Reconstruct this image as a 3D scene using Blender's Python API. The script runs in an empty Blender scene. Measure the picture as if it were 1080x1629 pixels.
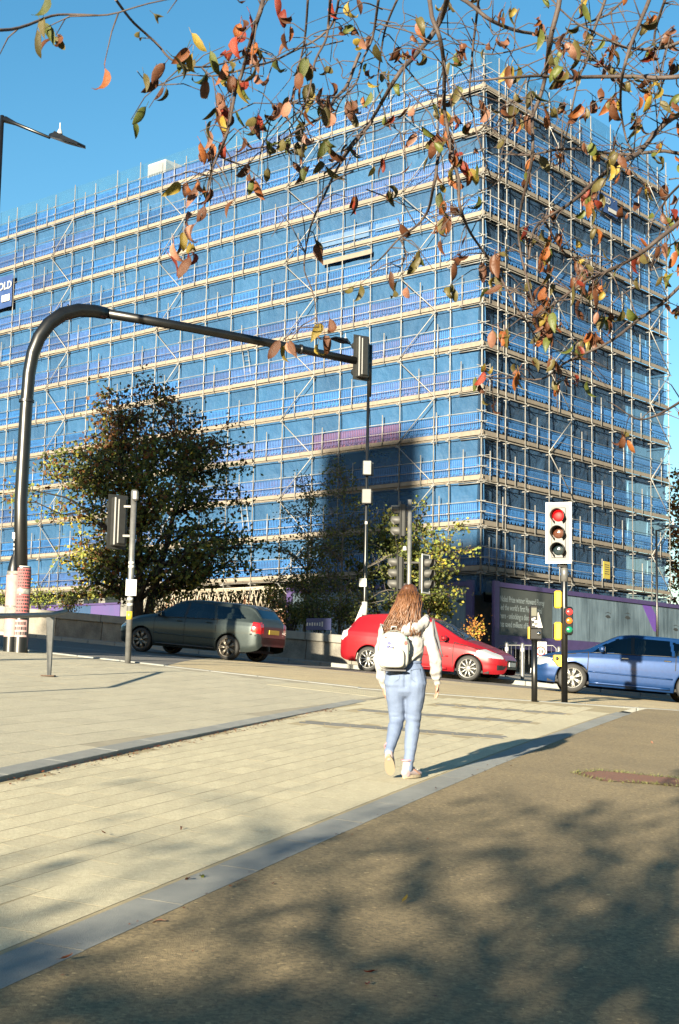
import bpy, bmesh, math, random
from mathutils import Vector, Matrix, noise
import numpy as np
random.seed(7)
R = math.radians
S = bpy.context.scene
COL = S.collection

# ------------------------------------------------------------------ camera
F_PX, PITCH, ROLL, HC = 2217.0, math.atan((1098 - 814.5) / 2217.0), 0.0195, 1.53
cam_f = Vector((0, math.cos(PITCH), math.sin(PITCH)))
_u0 = Vector((0, -math.sin(PITCH), math.cos(PITCH)))
_r0 = Vector((1, 0, 0))
cam_r = math.cos(ROLL) * _r0 + math.sin(ROLL) * _u0
cam_u = -math.sin(ROLL) * _r0 + math.cos(ROLL) * _u0
CAM = Vector((0, 0, HC))
cd = bpy.data.cameras.new('camera')
cd.sensor_fit = 'VERTICAL'; cd.sensor_height = 36.0; cd.sensor_width = 24.0
cd.lens = F_PX / 1629.0 * 36.0
cd.clip_start = 0.05; cd.clip_end = 3000
cd.dof.use_dof = True; cd.dof.focus_distance = 17.0; cd.dof.aperture_fstop = 16.0
cam = bpy.data.objects.new('camera', cd); COL.objects.link(cam)
cam.matrix_world = Matrix(((cam_r.x, cam_u.x, -cam_f.x, 0), (cam_r.y, cam_u.y, -cam_f.y, 0),
                           (cam_r.z, cam_u.z, -cam_f.z, HC), (0, 0, 0, 1)))
S.camera = cam

# ------------------------------------------------------------------ sky and sun
SUN_EL = R(12.7)
SUN_H = Vector((-0.378, -0.926, 0)).normalized()           # horizontal direction towards the sun
SUN_DIR = Vector((SUN_H.x * math.cos(SUN_EL), SUN_H.y * math.cos(SUN_EL), math.sin(SUN_EL)))
world = bpy.data.worlds.new('World'); S.world = world; world.use_nodes = True
wn = world.node_tree.nodes; wl = world.node_tree.links
wn.clear()
sky = wn.new('ShaderNodeTexSky'); sky.sky_type = 'NISHITA'; sky.sun_disc = False
sky.sun_elevation = SUN_EL; sky.sun_rotation = math.atan2(SUN_H.x, SUN_H.y)
sky.altitude = 100; sky.air_density = 1.0; sky.dust_density = 0.5; sky.ozone_density = 1.6
hs = wn.new('ShaderNodeHueSaturation'); hs.inputs['Saturation'].default_value = 1.34; hs.inputs['Hue'].default_value = 0.49
bg = wn.new('ShaderNodeBackground'); bg.inputs['Strength'].default_value = 0.0415
wo = wn.new('ShaderNodeOutputWorld')
wl.new(sky.outputs[0], hs.inputs['Color']); wl.new(hs.outputs[0], bg.inputs['Color']); wl.new(bg.outputs[0], wo.inputs['Surface'])
sd = bpy.data.lights.new('sun', 'SUN'); sd.energy = 5.0; sd.angle = R(0.53); sd.color = (1.0, 0.88, 0.66)
sun = bpy.data.objects.new('sun', sd); COL.objects.link(sun)
sun.rotation_euler = SUN_DIR.to_track_quat('Z', 'Y').to_euler()
sun.location = (-30, -70, 40)
S.view_settings.view_transform = 'Standard'; S.view_settings.look = 'None'
S.view_settings.gamma = 1.0; S.view_settings.use_curve_mapping = False
S.view_settings.exposure = 2.4
S.render.engine = 'CYCLES'
S.cycles.use_denoising = True
S.cycles.max_bounces = 8; S.cycles.transparent_max_bounces = 16
S.cycles.caustics_reflective = False; S.cycles.caustics_refractive = False

# ------------------------------------------------------------------ helpers
def ray(x, y):
    d = cam_f + cam_r * ((x - 540) / F_PX) - cam_u * ((y - 814.5) / F_PX)
    return d / d.y
def at(x, y, Y):                      # a point seen at photo position x, y that stands Y metres ahead
    return CAM + ray(x, y) * Y
def gz(x, y):                         # lie of the land: sloping plaza up to the kerb, flatter road beyond
    a = 0.067 * y - 0.06 * x
    b = 0.91 - 0.068 * x + 0.033 * y
    k = 0.12
    h = max(0.0, min(1.0, 0.5 + 0.5 * (b - a) / k))
    return b * (1 - h) + a * h - k * h * (1 - h)
def on_ground(x, y):
    d = ray(x, y); lo, hi = 1.0, 120.0
    f = lambda t: HC + d.z * t - gz(d.x * t, t)
    for _ in range(60):
        m = (lo + hi) / 2
        if f(m) > 0: lo = m
        else: hi = m
    return CAM + d * lo

class MB:
    """collects shapes; build() links them as one mesh object"""
    def __init__(s): s.v = []; s.f = []; s.m = []; s.sm = []
    def add(s, vs, fs, mi=0, smooth=False):
        n = len(s.v); s.v += [tuple(v) for v in vs]
        for f in fs: s.f.append(tuple(i + n for i in f)); s.m.append(mi); s.sm.append(smooth)
        return s
    def box(s, c, size, rz=0.0, mi=0, M=None):
        hx, hy, hz = size[0] / 2, size[1] / 2, size[2] / 2
        vs = [Vector((a * hx, b * hy, d * hz)) for d in (-1, 1) for b in (-1, 1) for a in (-1, 1)]
        if M is None: M = Matrix.Rotation(rz, 3, 'Z')
        c = Vector(c); vs = [M @ v + c for v in vs]
        return s.add(vs, [(0, 2, 3, 1), (4, 5, 7, 6), (0, 1, 5, 4), (2, 6, 7, 3), (0, 4, 6, 2), (1, 3, 7, 5)], mi)
    def bbox(s, c, size, b=0.01, rz=0.0, mi=0, M=None):    # box with chamfered edges
        hx, hy, hz = size[0] / 2, size[1] / 2, size[2] / 2
        b = min(b, hx * .9, hy * .9, hz * .9)
        vs = []; 
        for ax in range(3):
            for sz in (-1, 1):
                for sy in (-1, 1):
                    for sx in (-1, 1):
                        h = [hx - b, hy - b, hz - b]; h[ax] += b
                        vs.append((sx * h[0], sy * h[1], sz * h[2]))
        I = lambda ax, sx, sy, sz: ax * 8 + (sz > 0) * 4 + (sy > 0) * 2 + (sx > 0)
        fs = []
        for g in (-1, 1):
            fs.append([I(0, g, -1, -1), I(0, g, 1, -1), I(0, g, 1, 1), I(0, g, -1, 1)][::g])
            fs.append([I(1, -1, g, -1), I(1, -1, g, 1), I(1, 1, g, 1), I(1, 1, g, -1)][::g])
            fs.append([I(2, -1, -1, g), I(2, 1, -1, g), I(2, 1, 1, g), I(2, -1, 1, g)][::g])
        for a in (-1, 1):
            for c2 in (-1, 1):
                fs.append([I(0, a, c2, -1), I(0, a, c2, 1), I(1, a, c2, 1), I(1, a, c2, -1)][::-a * c2])
                fs.append([I(1, -1, a, c2), I(1, 1, a, c2), I(2, 1, a, c2), I(2, -1, a, c2)][::-a * c2])
                fs.append([I(2, a, -1, c2), I(2, a, 1, c2), I(0, a, 1, c2), I(0, a, -1, c2)][::-a * c2])
        for a in (-1, 1):
            for c2 in (-1, 1):
                for e in (-1, 1):
                    fs.append([I(0, a, c2, e), I(1, a, c2, e), I(2, a, c2, e)][::a * c2 * e])
        if M is None: M = Matrix.Rotation(rz, 3, 'Z')
        c = Vector(c)
        return s.add([M @ Vector(v) + c for v in vs], fs, mi)
    def path(s, pts, rad, n=8, mi=0, cap=True, smooth=True, flat=1.0, ref=None):
        pts = [Vector(p) for p in pts]
        if not isinstance(rad, (list, tuple)): rad = [rad] * len(pts)
        vs = []; fs = []; N = len(pts); prev = None
        for i, p in enumerate(pts):
            t = (pts[min(i + 1, N - 1)] - pts[max(i - 1, 0)])
            t = t.normalized() if t.length > 1e-9 else Vector((0, 0, 1))
            if prev is None:
                a = Vector(ref) if ref else (Vector((0, 0, 1)) if abs(t.z) < .9 else Vector((1, 0, 0)))
            else: a = prev
            e1 = (a - t * a.dot(t)).normalized(); e2 = t.cross(e1); prev = e1
            for k in range(n):
                w = 2 * math.pi * k / n
                vs.append(p + (e1 * math.cos(w) + e2 * math.sin(w) * flat) * rad[i])
        for i in range(N - 1):
            for k in range(n):
                k2 = (k + 1) % n
                fs.append((i * n + k, i * n + k2, (i + 1) * n + k2, (i + 1) * n + k))
        s.add(vs, fs, mi, smooth)
        if cap:
            m = len(s.v) - N * n
            s.f.append(tuple(m + k for k in range(n))[::-1]); s.m.append(mi); s.sm.append(False)
            s.f.append(tuple(m + (N - 1) * n + k for k in range(n))); s.m.append(mi); s.sm.append(False)
        return s
    def tube(s, a, b, r, n=8, mi=0, r2=None): return s.path([a, b], [r, r if r2 is None else r2], n, mi)
    def lathe(s, prof, n=16, c=(0, 0, 0), M=None, mi=0, smooth=True):   # prof: (radius, height)
        vs = []; fs = []; c = Vector(c)
        for r, h in prof:
            for k in range(n):
                w = 2 * math.pi * k / n; v = Vector((r * math.cos(w), r * math.sin(w), h))
                vs.append((M @ v if M else v) + c)
        for i in range(len(prof) - 1):
            for k in range(n):
                k2 = (k + 1) % n
                fs.append((i * n + k, i * n + k2, (i + 1) * n + k2, (i + 1) * n + k))
        return s.add(vs, fs, mi, smooth)
    def prism(s, poly, d0, d1, M=None, c=(0, 0, 0), mi=0):    # poly in local xz, extruded along y d0..d1
        c = Vector(c); n = len(poly)
        vs = [Vector((p[0], d, p[1])) for d in (d0, d1) for p in poly]
        if M: vs = [M @ v for v in vs]
        vs = [v + c for v in vs]
        fs = [tuple(range(n)), tuple(range(2 * n - 1, n - 1, -1))]
        for i in range(n):
            j = (i + 1) % n; fs.append((i, i + n, j + n, j))
        return s.add(vs, fs, mi)
    def mesh(s, name, mats):
        me = bpy.data.meshes.new(name); me.from_pydata(s.v, [], s.f)
        if not isinstance(mats, (list, tuple)): mats = [mats]
        for m in mats: me.materials.append(m)
        me.polygons.foreach_set('material_index', s.m); me.polygons.foreach_set('use_smooth', s.sm)
        me.update(); return me
    def build(s, name, mats, parent=None, recalc=False):
        me = s.mesh(name, mats)
        if recalc:
            b = bmesh.new(); b.from_mesh(me); bmesh.ops.recalc_face_normals(b, faces=b.faces[:]); b.to_mesh(me); b.free()
        return obj(name, me, parent)

def obj(name, me, parent=None, loc=None, rot=None):
    o = bpy.data.objects.new(name, me); COL.objects.link(o)
    if parent is not None: o.parent = parent
    if loc is not None: o.location = loc
    if rot is not None: o.rotation_euler = rot
    return o
def tag(o, label=None, cat=None, group=None, kind=None):
    if label: o['label'] = label
    if cat: o['category'] = cat
    if group: o['group'] = group
    if kind: o['kind'] = kind
    return o
def thing(name, loc, label, cat, rz=0.0, group=None):
    o = bpy.data.objects.new(name, None); COL.objects.link(o)
    o.empty_display_size = 0.2; o.location = loc; o.rotation_euler = (0, 0, rz)
    return tag(o, label, cat, group)
def copy_tree(o, parent=None):
    c = o.copy(); COL.objects.link(c); c.parent = parent
    for ch in o.children: copy_tree(ch, c)
    return c
def text_mesh(name, body, size, mat_, parent, loc, M, extrude=0.001, align='LEFT', bold=0.0, sx=1.0, shear=0.0):
    cu = bpy.data.curves.new(name, 'FONT'); cu.body = body; cu.size = size; cu.align_x = align
    cu.extrude = extrude; cu.offset = bold; cu.resolution_u = 2; cu.shear = shear
    t = bpy.data.objects.new('t', cu); COL.objects.link(t)
    bpy.context.view_layer.update()
    me = bpy.data.meshes.new_from_object(t); bpy.data.objects.remove(t); bpy.data.curves.remove(cu)
    for v in me.vertices: v.co = M @ Vector((v.co.x * sx, v.co.y, v.co.z))
    me.materials.clear(); me.materials.append(mat_)
    o = obj(name, me, parent); o.location = loc
    return o

# ------------------------------------------------------------------ materials
ALB = 0.604                             # overall reflectance trim for this exposure
def mat(name, col, rough=0.6, var=0.0, scale=4.0, bump=0.0, bscale=40.0, metal=0.0, spec=0.5, coat=0.0,
        col2=None, rand=0.0, trans=0.0, emit=None, estr=0.0, speck=0.0, sheen=0.0, chips=0.0, world=False, bdist=0.01, transl=0.0):
    col = tuple(c * ALB for c in col); col2 = tuple(c * ALB for c in col2) if col2 else None
    m = bpy.data.materials.new(name); m.use_nodes = True
    nt = m.node_tree; N = nt.nodes; L = nt.links; P = N['Principled BSDF']
    P.inputs['Roughness'].default_value = rough; P.inputs['Metallic'].default_value = metal
    P.inputs['Specular IOR Level'].default_value = spec; P.inputs['Coat Weight'].default_value = coat
    P.inputs['Base Color'].default_value = (*col, 1)
    if coat: P.inputs['Coat Roughness'].default_value = 0.04
    if sheen: P.inputs['Sheen Weight'].default_value = sheen
    src = None
    if var or bump or speck or rand or col2 or chips:
        if world: tc = N.new('ShaderNodeNewGeometry').outputs['Position']
        else: tc = N.new('ShaderNodeTexCoord').outputs['Object']
        if var or col2:
            nz = N.new('ShaderNodeTexNoise'); nz.inputs['Scale'].default_value = scale; nz.inputs['Detail'].default_value = 6
            nz.inputs['Roughness'].default_value = 0.6
            L.new(tc, nz.inputs['Vector'])
            mp = N.new('ShaderNodeMapRange'); mp.inputs[1].default_value = .3; mp.inputs[2].default_value = .7
            L.new(nz.outputs[0], mp.inputs[0])
            mx = N.new('ShaderNodeMix'); mx.data_type = 'RGBA'
            c2 = col2 if col2 else tuple(c * (1 - var) for c in col)
            mx.inputs[6].default_value = (*col, 1); mx.inputs[7].default_value = (*c2, 1)
            L.new(mp.outputs[0], mx.inputs[0]); src = mx.outputs[2]
        if speck:
            sp = N.new('ShaderNodeTexNoise'); sp.inputs['Scale'].default_value = bscale; sp.inputs['Detail'].default_value = 3
            L.new(tc, sp.inputs['Vector'])
            m2 = N.new('ShaderNodeMapRange'); m2.inputs[1].default_value = .3; m2.inputs[2].default_value = .7
            m2.inputs[3].default_value = 1 - speck; m2.inputs[4].default_value = 1 + speck
            L.new(sp.outputs[0], m2.inputs[0])
            mu = N.new('ShaderNodeMix'); mu.data_type = 'RGBA'; mu.blend_type = 'MULTIPLY'; mu.inputs[0].default_value = 1
            if src: L.new(src, mu.inputs[6])
            else: mu.inputs[6].default_value = (*col, 1)
            L.new(m2.outputs[0], mu.inputs[7]); src = mu.outputs[2]
        if chips:                            # scattered pale and dark stones
            vz = N.new('ShaderNodeTexVoronoi'); vz.inputs['Scale'].default_value = 55; L.new(tc, vz.inputs['Vector'])
            wn_ = N.new('ShaderNodeSeparateColor'); L.new(vz.outputs['Color'], wn_.inputs[0])
            m5 = N.new('ShaderNodeMapRange'); m5.inputs[1].default_value = 0; m5.inputs[2].default_value = 1; m5.inputs[3].default_value = 1 - chips; m5.inputs[4].default_value = 1 + chips
            L.new(wn_.outputs[0], m5.inputs[0])
            pw = N.new('ShaderNodeMath'); pw.operation = 'GREATER_THAN'; pw.inputs[1].default_value = .985; L.new(wn_.outputs[1], pw.inputs[0])
            ad_ = N.new('ShaderNodeMath'); ad_.operation = 'MULTIPLY_ADD'; ad_.inputs[1].default_value = chips * 2.2; L.new(pw.outputs[0], ad_.inputs[0]); L.new(m5.outputs[0], ad_.inputs[2])
            mu = N.new('ShaderNodeMix'); mu.data_type = 'RGBA'; mu.blend_type = 'MULTIPLY'; mu.inputs[0].default_value = 1
            if src: L.new(src, mu.inputs[6])
            else: mu.inputs[6].default_value = (*col, 1)
            L.new(ad_.outputs[0], mu.inputs[7]); src = mu.outputs[2]
        if rand:
            oi = N.new('ShaderNodeObjectInfo')
            m3 = N.new('ShaderNodeMapRange'); m3.inputs[3].default_value = 1 - rand; m3.inputs[4].default_value = 1 + rand
            L.new(oi.outputs['Random'], m3.inputs[0])
            mu = N.new('ShaderNodeMix'); mu.data_type = 'RGBA'; mu.blend_type = 'MULTIPLY'; mu.inputs[0].default_value = 1
            if src: L.new(src, mu.inputs[6])
            else: mu.inputs[6].default_value = (*col, 1)
            L.new(m3.outputs[0], mu.inputs[7]); src = mu.outputs[2]
        if src: L.new(src, P.inputs['Base Color'])
        if bump:
            bz = N.new('ShaderNodeTexNoise'); bz.inputs['Scale'].default_value = bscale; bz.inputs['Detail'].default_value = 4
            L.new(tc, bz.inputs['Vector'])
            bp = N.new('ShaderNodeBump'); bp.inputs['Strength'].default_value = bump; bp.inputs['Distance'].default_value = bdist
            L.new(bz.outputs[0], bp.inputs['Height']); L.new(bp.outputs[0], P.inputs['Normal'])
    if emit:
        P.inputs['Emission Color'].default_value = (*emit, 1); P.inputs['Emission Strength'].default_value = estr
    if trans:
        out = N['Material Output']; tr = N.new('ShaderNodeBsdfTransparent'); ms = N.new('ShaderNodeMixShader')
        ms.inputs[0].default_value = trans
        L.new(P.outputs[0], ms.inputs[1]); L.new(tr.outputs[0], ms.inputs[2]); L.new(ms.outputs[0], out.inputs['Surface'])
    if transl:
        out = N['Material Output']; tr = N.new('ShaderNodeBsdfTranslucent'); ms = N.new('ShaderNodeMixShader')
        ms.inputs[0].default_value = transl
        if src: L.new(src, tr.inputs['Color'])
        else: tr.inputs['Color'].default_value = (*col, 1)
        L.new(P.outputs[0], ms.inputs[1]); L.new(tr.outputs[0], ms.inputs[2]); L.new(ms.outputs[0], out.inputs['Surface'])
    return m
def glass_mat(name, tint, trans=0.6, rough=0.03):
    m = bpy.data.materials.new(name); m.use_nodes = True
    nt = m.node_tree; N = nt.nodes; L = nt.links; N.remove(N['Principled BSDF'])
    tr = N.new('ShaderNodeBsdfTransparent'); tr.inputs[0].default_value = (*tint, 1)
    gl = N.new('ShaderNodeBsdfGlossy'); gl.inputs['Roughness'].default_value = rough; gl.inputs['Color'].default_value = (.9, .95, 1, 1)
    fr = N.new('ShaderNodeFresnel'); fr.inputs['IOR'].default_value = 1.6
    ms = N.new('ShaderNodeMixShader'); ma = N.new('ShaderNodeMath'); ma.operation = 'ADD'; ma.inputs[1].default_value = 1 - trans - 0.3 if trans < .7 else 0.02
    L.new(fr.outputs[0], ma.inputs[0]); L.new(ma.outputs[0], ms.inputs[0])
    L.new(tr.outputs[0], ms.inputs[1]); L.new(gl.outputs[0], ms.inputs[2]); L.new(ms.outputs[0], N['Material Output'].inputs['Surface'])
    return m
M_black = mat('black_paint', (.012, .012, .013), .35, var=.3, scale=6, spec=.5)
M_galv = mat('galvanised_steel', (.2, .205, .205), .45, var=.4, scale=8, metal=.35)
M_grey = mat('grey_plastic', (.16, .165, .16), .55, var=.2, scale=10)
M_darkgrey = mat('dark_grey_housing', (.025, .026, .025), .5, var=.3, scale=12)
M_white = mat('white_paint', (.5, .5, .48), .5, var=.08, scale=6)
M_yellow = mat('yellow_housing', (.72, .5, .04), .45, var=.2, scale=9)
M_tyre = mat('tyre_rubber', (.014, .014, .014), .75, bump=.2, bscale=60)
M_chrome = mat('chrome', (.6, .6, .6), .15, metal=1.0)
M_dark = mat('dark_void', (.006, .006, .007), .8)
M_bark = mat('bark', (.045, .033, .026), .9, var=.5, scale=8, bump=.8, bscale=30)
# ------------------------------------------------------------------ ground, road, paving
M_earth = mat('earth', (.09, .085, .06), .95, var=.4, scale=.8, bump=.5, bscale=6, world=True)
M_tarmac = mat('footpath_tarmac', (.275, .205, .1), .93, col2=(.2, .15, .075), scale=.9, bump=.75, bscale=170, speck=.3, chips=.32, world=True, bdist=.006)
M_road = mat('road_asphalt', (.15, .14, .125), .9, col2=(.11, .105, .1), scale=.9, bump=.7, bscale=120, speck=.25, chips=.2, world=True)
M_buff = mat('buff_road_surface', (.56, .45, .26), .92, col2=(.44, .35, .2), scale=1.6, bump=.7, bscale=110, speck=.22, chips=.2, world=True)
M_paver = mat('buff_block_paver', (.6, .54, .37), .88, col2=(.53, .475, .32), scale=9, bump=.5, bscale=140, speck=.16, rand=.075, chips=.1)
M_pavbase = mat('paver_bedding_sand', (.42, .35, .2), .95, var=.25, scale=5, bump=.4, bscale=120, world=True)
M_flag = mat('concrete_flag', (.5, .455, .33), .9, col2=(.44, .405, .295), scale=5, bump=.45, bscale=120, speck=.14, rand=.06, chips=.1)
M_flagbase = mat('flag_bedding', (.36, .32, .225), .95, var=.2, scale=4, world=True)
M_granite = mat('blue_grey_granite', (.3, .305, .28), .8, col2=(.24, .248, .235), scale=7, bump=.4, bscale=160, speck=.22, rand=.08)
M_band = mat('grey_granite_sett', (.21, .21, .195), .85, var=.2, scale=7, bump=.4, bscale=150, speck=.2, rand=.1)
M_kerbface = mat('kerb_face', (.12, .1, .085), .9, var=.4, scale=5)
M_joint = mat('joint_grime', (.27, .235, .155), .95, var=.4, scale=8, world=True)
M_line = mat('road_paint', (.62, .61, .57), .8, var=.35, scale=10, world=True)
M_yline = mat('yellow_road_paint', (.55, .42, .08), .8, var=.4, scale=10, world=True)

def grid_sheet(name, x0, x1, ys, nx, dz, m, parent=None, zf=gz):
    b = MB(); vs = []; fs = []
    for y in ys:
        a, c = x0(y), x1(y)
        for i in range(nx + 1):
            x = a + (c - a) * i / nx; vs.append((x, y, zf(x, y) + dz))
    w = nx + 1
    for j in range(len(ys) - 1):
        for i in range(nx): fs.append((j * w + i, j * w + i + 1, (j + 1) * w + i + 1, (j + 1) * w + i))
    b.add(vs, fs, 0, True); return b.build(name, m, parent)
def lin(a, b, n): return [a + (b - a) * i / n for i in range(n + 1)]

g = grid_sheet('ground', lambda y: -900, lambda y: 900, lin(-900, -45, 8) + lin(-40, 110, 50) + lin(125, 1500, 12), 90, -0.06, M_earth)
# flatten far land so that it stays a plain horizon
for v in g.data.vertices:
    d = max(0.0, math.hypot(v.co.x, v.co.y - 30) - 55)
    if d > 0: v.co.z = v.co.z / (1 + d * 0.06) - min(d * .02, 3)
tag(g, 'bare ground under the paving and beyond the road', kind='structure')

KERB = lambda x: (23.9 - .52 * (x - .7)) if x < .7 else 23.9 + 0.05 * (x - .7) + .035 * (x - .7) ** 2
FAR = lambda x: 38.6 - .51 * (x - .4)
WALLY = lambda x: 40.3 - .51 * (x - .4)
# path edges, X as a function of Y
def XR(y): return -1.31 + .314 * (y - 5.71) + .0016 * (y - 5.71) ** 2          # inner edge of the granite edging
def XL(y): return -2.41 + .252 * (y - 10.23) + .0014 * (y - 10.23) ** 2        # edge of the raised plaza
EDGE_W = .24
def step(y): return .032 * max(0.0, min(1.0, (19.5 - y) / 7.0))
def gplaza(x, y): return gz(x, y) + step(y)

def rgrid(name, yf0, yf1, xs, ny, dz, m):           # sheet whose rows follow curves Y(x)
    b = MB(); vs = []; fs = []
    for x in xs:
        a, c = yf0(x), yf1(x)
        for j in range(ny + 1):
            y = a + (c - a) * j / ny; vs.append((x, y, gz(x, y) + dz))
    w = ny + 1
    for i in range(len(xs) - 1):
        for j in range(ny): fs.append((i * w + j, (i + 1) * w + j, (i + 1) * w + j + 1, i * w + j + 1))
    b.add(vs, fs, 0, True); return b.build(name, m)

o = rgrid('road', lambda x: KERB(x) - .05, lambda x: FAR(x) + .05, lin(-34, 24, 60), 14, -.03, M_road)
tag(o, 'grey asphalt road running across behind the paved path', kind='structure')
o = rgrid('buff_crossing_surface', lambda x: KERB(x) + .3, lambda x: FAR(x) - 4.5 + .1 * x, lin(-3.2, 13, 26), 10, -.024, M_buff)
tag(o, 'sandy coloured road surface at the crossing in front of the cars', kind='structure')
o = grid_sheet('footpath', lambda y: XR(y) + EDGE_W - .03, lambda y: 26, lin(-12, 27.0, 60), 30, 0.0, M_tarmac)
for v in o.data.vertices:                      # the tarmac stops at the road kerb
    k = KERB(v.co.x)
    if v.co.y > k: v.co.y = k
    v.co.z = gz(v.co.x, v.co.y)
tag(o, 'brown grey tarmac footpath dappled with branch shadow', kind='structure')

# raised plaza of concrete flags
def plaza_sheet():
    b = MB(); vs = []; fs = []; nx, ys = 30, lin(2, 27.5, 50)
    for y in ys:
        for i in range(nx + 1):
            x = -22 + (XL(y) - .02 + 22) * i / nx
            yy = min(y, KERB(x) - .12); vs.append((x, yy, gplaza(x, yy) - .0014))
    w = nx + 1
    for j in range(len(ys) - 1):
        for i in range(nx): fs.append((j * w + i, j * w + i + 1, (j + 1) * w + i + 1, (j + 1) * w + i))
    return b.add(vs, fs, 0, True)
plaza = plaza_sheet().build('plaza', M_flagbase)
tag(plaza, 'pale concrete flagged plaza beside the path', kind='structure')

UX = Vector((.335, .942, 0)).normalized(); VX = Vector((-UX.y, UX.x, 0))
def tilted(me_, parent, name, x, y, z, rz, zf, lift=0.0):
    e = .15
    n = Vector((-(zf(x + e, y) - zf(x - e, y)) / (2 * e), -(zf(x, y + e) - zf(x, y - e)) / (2 * e), 1)).normalized()
    ux = Vector((math.cos(rz), math.sin(rz), 0)); ux = (ux - n * ux.dot(n)).normalized(); uy = n.cross(ux)
    n2 = (n + Vector((random.gauss(0, .0006), random.gauss(0, .0006), 0))).normalized()
    o = bpy.data.objects.new(name, me_); COL.objects.link(o); o.parent = parent
    o.matrix_world = Matrix(((ux.x, uy.x, n2.x, x), (ux.y, uy.y, n2.y, y), (ux.z, uy.z, n2.z, z), (0, 0, 0, 1)))
    return o
def place_tiles(parent, name, spots, size, th, m, zf, limit=300, stuffname='paving_field', lift=0.0):
    """spots: (x, y, rz); nearest ones are objects of their own, the rest one joined part"""
    def seen(s):
        v = Vector((s[0], s[1], zf(s[0], s[1]))) - CAM; d = v.dot(cam_f)
        if d < 1: return 1e9
        px, py = abs(v.dot(cam_r) / d * F_PX), (-v.dot(cam_u)) / d * F_PX
        return (0 if (px < 545 and py < 830) else 1e4) + d
    spots = sorted(spots, key=seen)
    mes = []
    for k in range(3):
        b = MB(); b.box((0, 0, -th / 2), (size[0] - .0045, size[1] - .0045, th)); b.m = [1, 0, 1, 1, 1, 1]; mes.append(b.mesh(name, [m, M_joint]))
    for i, (x, y, rz) in enumerate(spots[:limit]):
        tilted(mes[i % 3], parent, name, x, y, zf(x, y) + lift + random.gauss(0, .0003), rz, zf)
    rest = MB()
    for (x, y, rz) in spots[limit:]:
        a = Vector((math.cos(rz), math.sin(rz), 0)) * (size[0] / 2 - .004); c = Vector((-math.sin(rz), math.cos(rz), 0)) * (size[1] / 2 - .004)
        top = []; j = random.gauss(0, .0003)
        for s, t in ((-1, -1), (1, -1), (1, 1), (-1, 1)):
            p = Vector((x, y, 0)) + a * s + c * t; p.z = zf(p.x, p.y) + lift + j; top.append(p)
        vs = top + [p - Vector((0, 0, .012)) for p in top]
        rest.add(vs, [(0, 1, 2, 3)]); rest.add(vs, [(0, 4, 5, 1), (1, 5, 6, 2), (2, 6, 7, 3), (3, 7, 4, 0)], 1)
    if rest.v:
        o = rest.build(stuffname, [m, M_joint], parent); o['kind'] = 'stuff'
flat_rot = math.atan2(UX.y, UX.x)
# flags of the plaza
spots = []
fl, fw = .62, .42
for r in range(-4, 52):
    for c in range(-14, 46):
        p = Vector((-3.3, 4, 0)) + UX * (c * fl + (r % 2) * fl / 2) + VX * (r * fw)
        if p.x < XL(p.y) - .26 and p.y < KERB(p.x) - .65 and p.x > -9.5 and p.y > 6:
            if abs(p.x / max(p.y, .1)) < .30: spots.append((p.x, p.y, flat_rot))
place_tiles(plaza, 'flagstone', spots, (fl, fw), .05, M_flag, gplaza, 300, 'flagstone_field')
# buff block path
def path_sheet():
    b = MB(); vs = []; fs = []; nx, ys = 8, lin(1.5, 24.4, 46)
    for y in ys:
        for i in range(nx + 1):
            x = XL(y) + (XR(y) + .02 - XL(y)) * i / nx
            yy = min(y, KERB(x) - .12); vs.append((x, yy, gz(x, yy) - .0022))
    w = nx + 1
    for j in range(len(ys) - 1):
        for i in range(nx): fs.append((j * w + i, j * w + i + 1, (j + 1) * w + i + 1, (j + 1) * w + i))
    return b.add(vs, fs, 0, True)
path = path_sheet().build('path', M_pavbase)
tag(path, 'sunlit path of sandy yellow block pavers', kind='structure')
spots = []
# grey bands across the path: line through two points, half width
BANDS = [((567, 1129), (910, 1154)), ((475, 1148), (840, 1176)), ((690, 1120), (965, 1141))]
bl_ = []
for a, c in BANDS:
    A, C_ = on_ground(*a), on_ground(*c); bl_.append((A, C_))
def band_dist(p):
    best = 9
    for A, C_ in bl_:
        d = (C_ - A); d.z = 0; L_ = d.length; d.normalize(); q = Vector((p.x - A.x, p.y - A.y, 0)); t = q.dot(d)
        if -.1 < t < L_ + .1: best = min(best, abs(q.x * d.y - q.y * d.x))
    return best
bl, bw = .4, .2
for r in range(-4, 34):
    for c in range(-12, 62):
        p = Vector((-1.4, 4.2, 0)) + UX * (c * bl + (r * .37 % 1) * bl) + VX * (r * bw)
        if XL(p.y) + .02 < p.x < XR(p.y) - .38 and p.y < KERB(p.x) - .9 and p.y > 4 and band_dist(p) > .3:
            spots.append((p.x, p.y, flat_rot))
place_tiles(path, 'block_paver', spots, (bl, bw), .05, M_paver, gz, 300, 'block_paver_field', -.001)
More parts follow.
